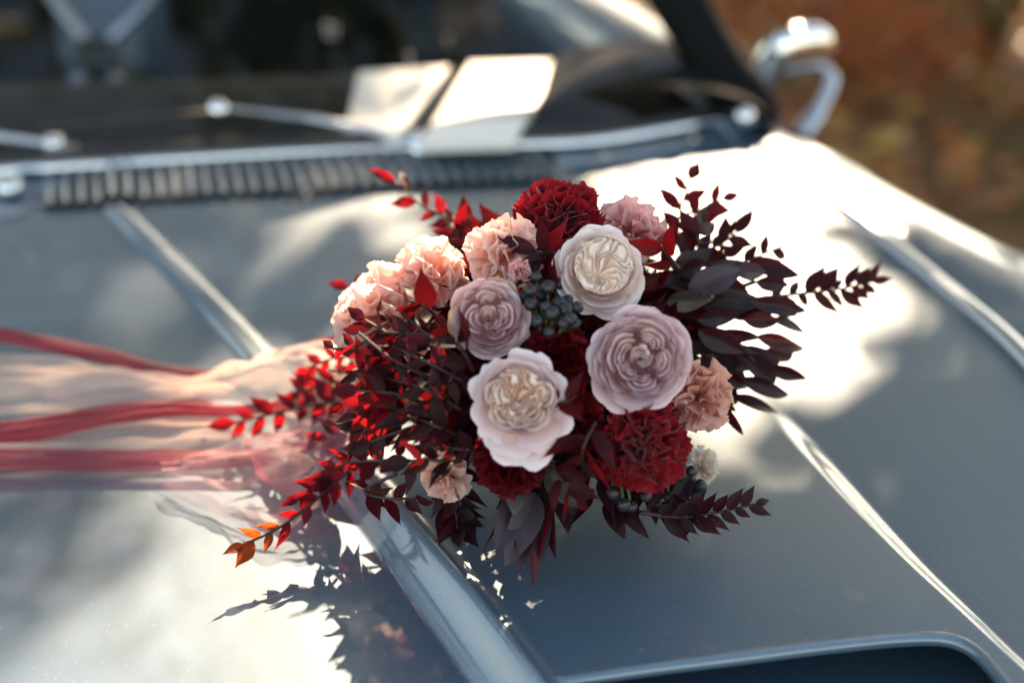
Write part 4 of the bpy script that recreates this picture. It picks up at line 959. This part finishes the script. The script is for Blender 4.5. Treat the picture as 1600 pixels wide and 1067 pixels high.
GREENS = [leafm('olive_leaf', (.12, .12, .03), (.5, .42, .07)), leafm('yellow_leaf', (.34, .24, .05), (.8, .6, .12)), leafm('rust_leaf', (.32, .09, .03), (.8, .25, .07)), leafm('dark_green_leaf', (.03, .045, .015), (.1, .14, .03))]
_sd = Vector((SUN.y, -SUN.x, 0)).normalized(); _su = _sd.cross(SUN).normalized()
SUNQ = [Vector((0, 0, 0)), _sd, -_sd, _su, -_su]
def leaves_into(b_, c, n, rx, ry, rz, size, rn):
    for i in range(n):
        p = Vector((rn.gauss(0, .45)*rx, rn.gauss(0, .45)*ry, rn.gauss(0, .45)*rz)) + c
        if p.z < .03: p.z = .03 + rn.random()*.05
        if p.z > 2.4 and any(sunny(p+q*size*.42) for q in SUNQ): continue
        a = Vector((rn.uniform(-1, 1), rn.uniform(-1, 1), rn.uniform(-1, 1))).normalized(); b = a.cross(Vector((rn.uniform(-1, 1), rn.uniform(-1, 1), rn.uniform(-1, 1)))).normalized()*size*.28; s = size*rn.uniform(.7, 1.3)
        b_.add([p-a*s*.5, p+b, p+a*s*.5, p-b], [(0, 1, 2, 3)], [(0, 0), (.5, .5), (0, 1), (1, .5)])
def bush(x, y, h, w_, m, label, n=900, size=.06, seed=0):
    rn = random.Random(seed); t = thing('bush', label, 'bush', Matrix.Translation((x, y, 0)), 'bushes in the woodland behind the car')
    b_ = MB()
    for k in range(9):
        leaves_into(b_, Vector((rn.uniform(-.5, .5)*w_, rn.uniform(-.4, .4)*w_, rn.uniform(.25, .85)*h)), n//9, w_*.5, w_*.5, h*.35, size, rn)
    b_.build('foliage', m, t, smooth=False)
    for k in range(5):
        a = rn.uniform(0, 6.3); s_ = MB(); s_.tube([(0, 0, 0), (.15*math.cos(a)*w_, .15*math.sin(a)*w_, h*.45), (.4*math.cos(a)*w_, .4*math.sin(a)*w_, h*.85)], [.02, .012, .005], 6); s_.build('branch', M['stem'], t)
bush(1.15, 4.9, .45, .6, GREENS[2], 'rust coloured bush nearest the mirror', seed=1)
bush(2.4, 5.4, .9, .8, GREENS[0], 'olive bush at the right edge of the view', seed=2)
bush(2.3, 4.3, .35, .6, GREENS[2], 'low rust coloured bush beside the fender', 500, seed=3)
bush(1.4, 6.6, 1.0, 1.0, GREENS[0], 'olive bush in the middle distance behind the mirror', seed=4)
bush(3.3, 6.6, 1.3, 1.2, GREENS[3], 'tall dark green bush far right', seed=5)
bush(.4, 7.4, 1.2, 1.3, GREENS[1], 'yellowing bush seen past the windscreen pillar', seed=6)
bush(2.0, 8.6, 1.6, 1.6, GREENS[3], 'dark bush behind the olive ones', seed=7)
bush(-1.8, 8.0, 1.6, 1.6, GREENS[3], 'dark bush behind the steering wheel side of the car', seed=8)
bush(1.75, 5.1, .75, .7, GREENS[0], 'rounded olive bush between the two front bushes', seed=21)
bush(.95, 6.0, .6, .8, GREENS[2], 'low russet bush on bare leaf litter behind the mirror stalk', seed=22)
bush(2.35, 4.9, .8, .6, GREENS[0], 'olive bush with bare lower twigs by the frame edge', seed=23)
BARK = simple('bark', (.05, .035, .025), .9, col2=(.025, .018, .014), scale=14, bump=.8)

BK = 1
CAN = [leafm('canopy_leaf', (.05, .075, .02), (.28, .36, .05), .45), leafm('autumn_canopy_leaf', (.16, .11, .03), (.5, .38, .08), .45)]
rn = random.Random(5)
side = Vector((SUN.y, -SUN.x, 0)).normalized(); upv = side.cross(SUN).normalized()
if upv.z < 0: upv = -upv
def crown(t, dist0, dist1, rx, ru, n, size, m, org, cu=0, cs=0):
    b_ = MB(); cen0 = Vector((0, 1.15, HZ))
    for i in range(n):
        s = rn.uniform(cs-rx, cs+rx); u = rn.uniform(cu-ru, cu+ru); d_ = rn.uniform(dist0, dist1)
        p = cen0 + SUN*d_ + side*s + upv*u
        hole = False
        a = Vector((rn.uniform(-1, 1), rn.uniform(-1, 1), rn.uniform(-1, 1))).normalized(); b = a.cross(Vector((rn.uniform(-1, 1), rn.uniform(-1, 1), rn.uniform(-1, 1)))).normalized()*size*.3; ss = size*rn.uniform(.7, 1.2)
        if any(sunny(q) for q in (p, p-a*ss*.5, p+a*ss*.5)): continue
        b_.add([p-a*ss*.5-org, p+b-org, p+a*ss*.5-org, p-b-org], [(0, 1, 2, 3)], [(0, 0), (.5, .5), (0, 1), (1, .5)])
    b_.build('crown', m, t, smooth=False)
def tree(x, y, h, label, seed, crowns, lean_to=None, r=.16):
    rr = random.Random(seed); org = Vector((x, y, 0)); t = thing('tree', label, 'tree', Matrix.Translation(org), 'trees over and behind the car')
    top = Vector((rr.uniform(-.3, .3), rr.uniform(-.3, .3), h)) if lean_to is None else lean_to-org
    pts = catmull([Vector((0, 0, -.1)), top*.35+Vector((rr.uniform(-.1, .1), rr.uniform(-.1, .1), 0)), top*.7, top], 14)
    s_ = MB(); s_.tube(pts, [lerp(r, r*.35, (i/13)**.8)+(.06 if i == 0 else 0) for i in range(14)], 12); s_.build('trunk', BARK, t)
    for c in crowns: c(t, org)
    return t
tree(1.9, 6.4, 6, 'unseen leaning tree with boughs shaped to shade the bonnet in patches', 1, [lambda t, o: crown(t, 4.2, 5.6, 1.5, .95, 15000, .085, CAN[0], o)], lean_to=Vector((.9, 5.4, 5.0)))
tree(-2.6, 7.6, 6, 'autumn tree shading the cabin of the car', 2, [lambda t, o: crown(t, 5.8, 7.4, 2.6, 1.1, 9000, .12, CAN[1], o, cu=1.4)], lean_to=Vector((-1.5, 7.0, 6.2)))
def plain_crown(c, r, n, size, m):
    def f(t, o):
        b_ = MB(); rr = random.Random(int(abs(c[0]*100+c[1]*10)))
        for k in range(14): 
            leaves_into(b_, Vector(c)+Vector((rr.uniform(-.7, .7)*r, rr.uniform(-.7, .7)*r, rr.uniform(-.5, .6)*r)), n//14, r*.55, r*.55, r*.4, size, rr)
        b_.v = [(v[0]-o.x, v[1]-o.y, v[2]) for v in b_.v]; b_.build('crown', m, t, smooth=False)
    return f
tree(-3.2, 2.6, 4.2, 'unseen tree at the left whose boughs darken the windscreen reflection', 3, [plain_crown((-.3, 2.0, 4.1), 1.7, 6000, .12, CAN[0])], lean_to=Vector((-.9, 2.3, 4.0)))  # overhead crown placed to darken what the windscreen reflects
for i, (x, y, h, r, mi, lab) in enumerate([(4.4, 10, 6.5, 2.4, 0, 'green tree behind the bushes on the right'), (-5.5, 11, 7, 2.6, 1, 'tall yellowing tree behind the car on the left'), (.5, 15, 8, 3.0, 0, 'large tree farthest behind the car'),
                                       (7.5, 6, 7, 2.4, 1, 'autumn tree at the right of the clearing'), (-9, 7, 7, 2.5, 0, 'green tree at the left of the clearing'), (9, 14, 9, 3.2, 0, 'broad tree at the far right'), (-11, 16, 9, 3.2, 0, 'broad tree at the far left'), (-3.5, 13, 7, 3.0, 0, 'thick green tree behind the cabin'), (3.8, 14, 7.5, 3.0, 1, 'thick yellowing tree behind the mirror side'), (-1.0, 10.5, 7, 2.4, 0, 'green tree close behind the boot of the car'), (-7, 9, 6, 2.4, 0, 'green tree behind the far fender'), (3.0, 9.3, 5.2, 2.7, 0, 'unseen green tree added to darken the right bonnet reflection')]):  # far trees out of view; several added to darken bonnet reflections
    tree(x, y, h, lab, 10+i, [plain_crown((x, y, h), r, 5000, .24, CAN[mi])], r=.2)
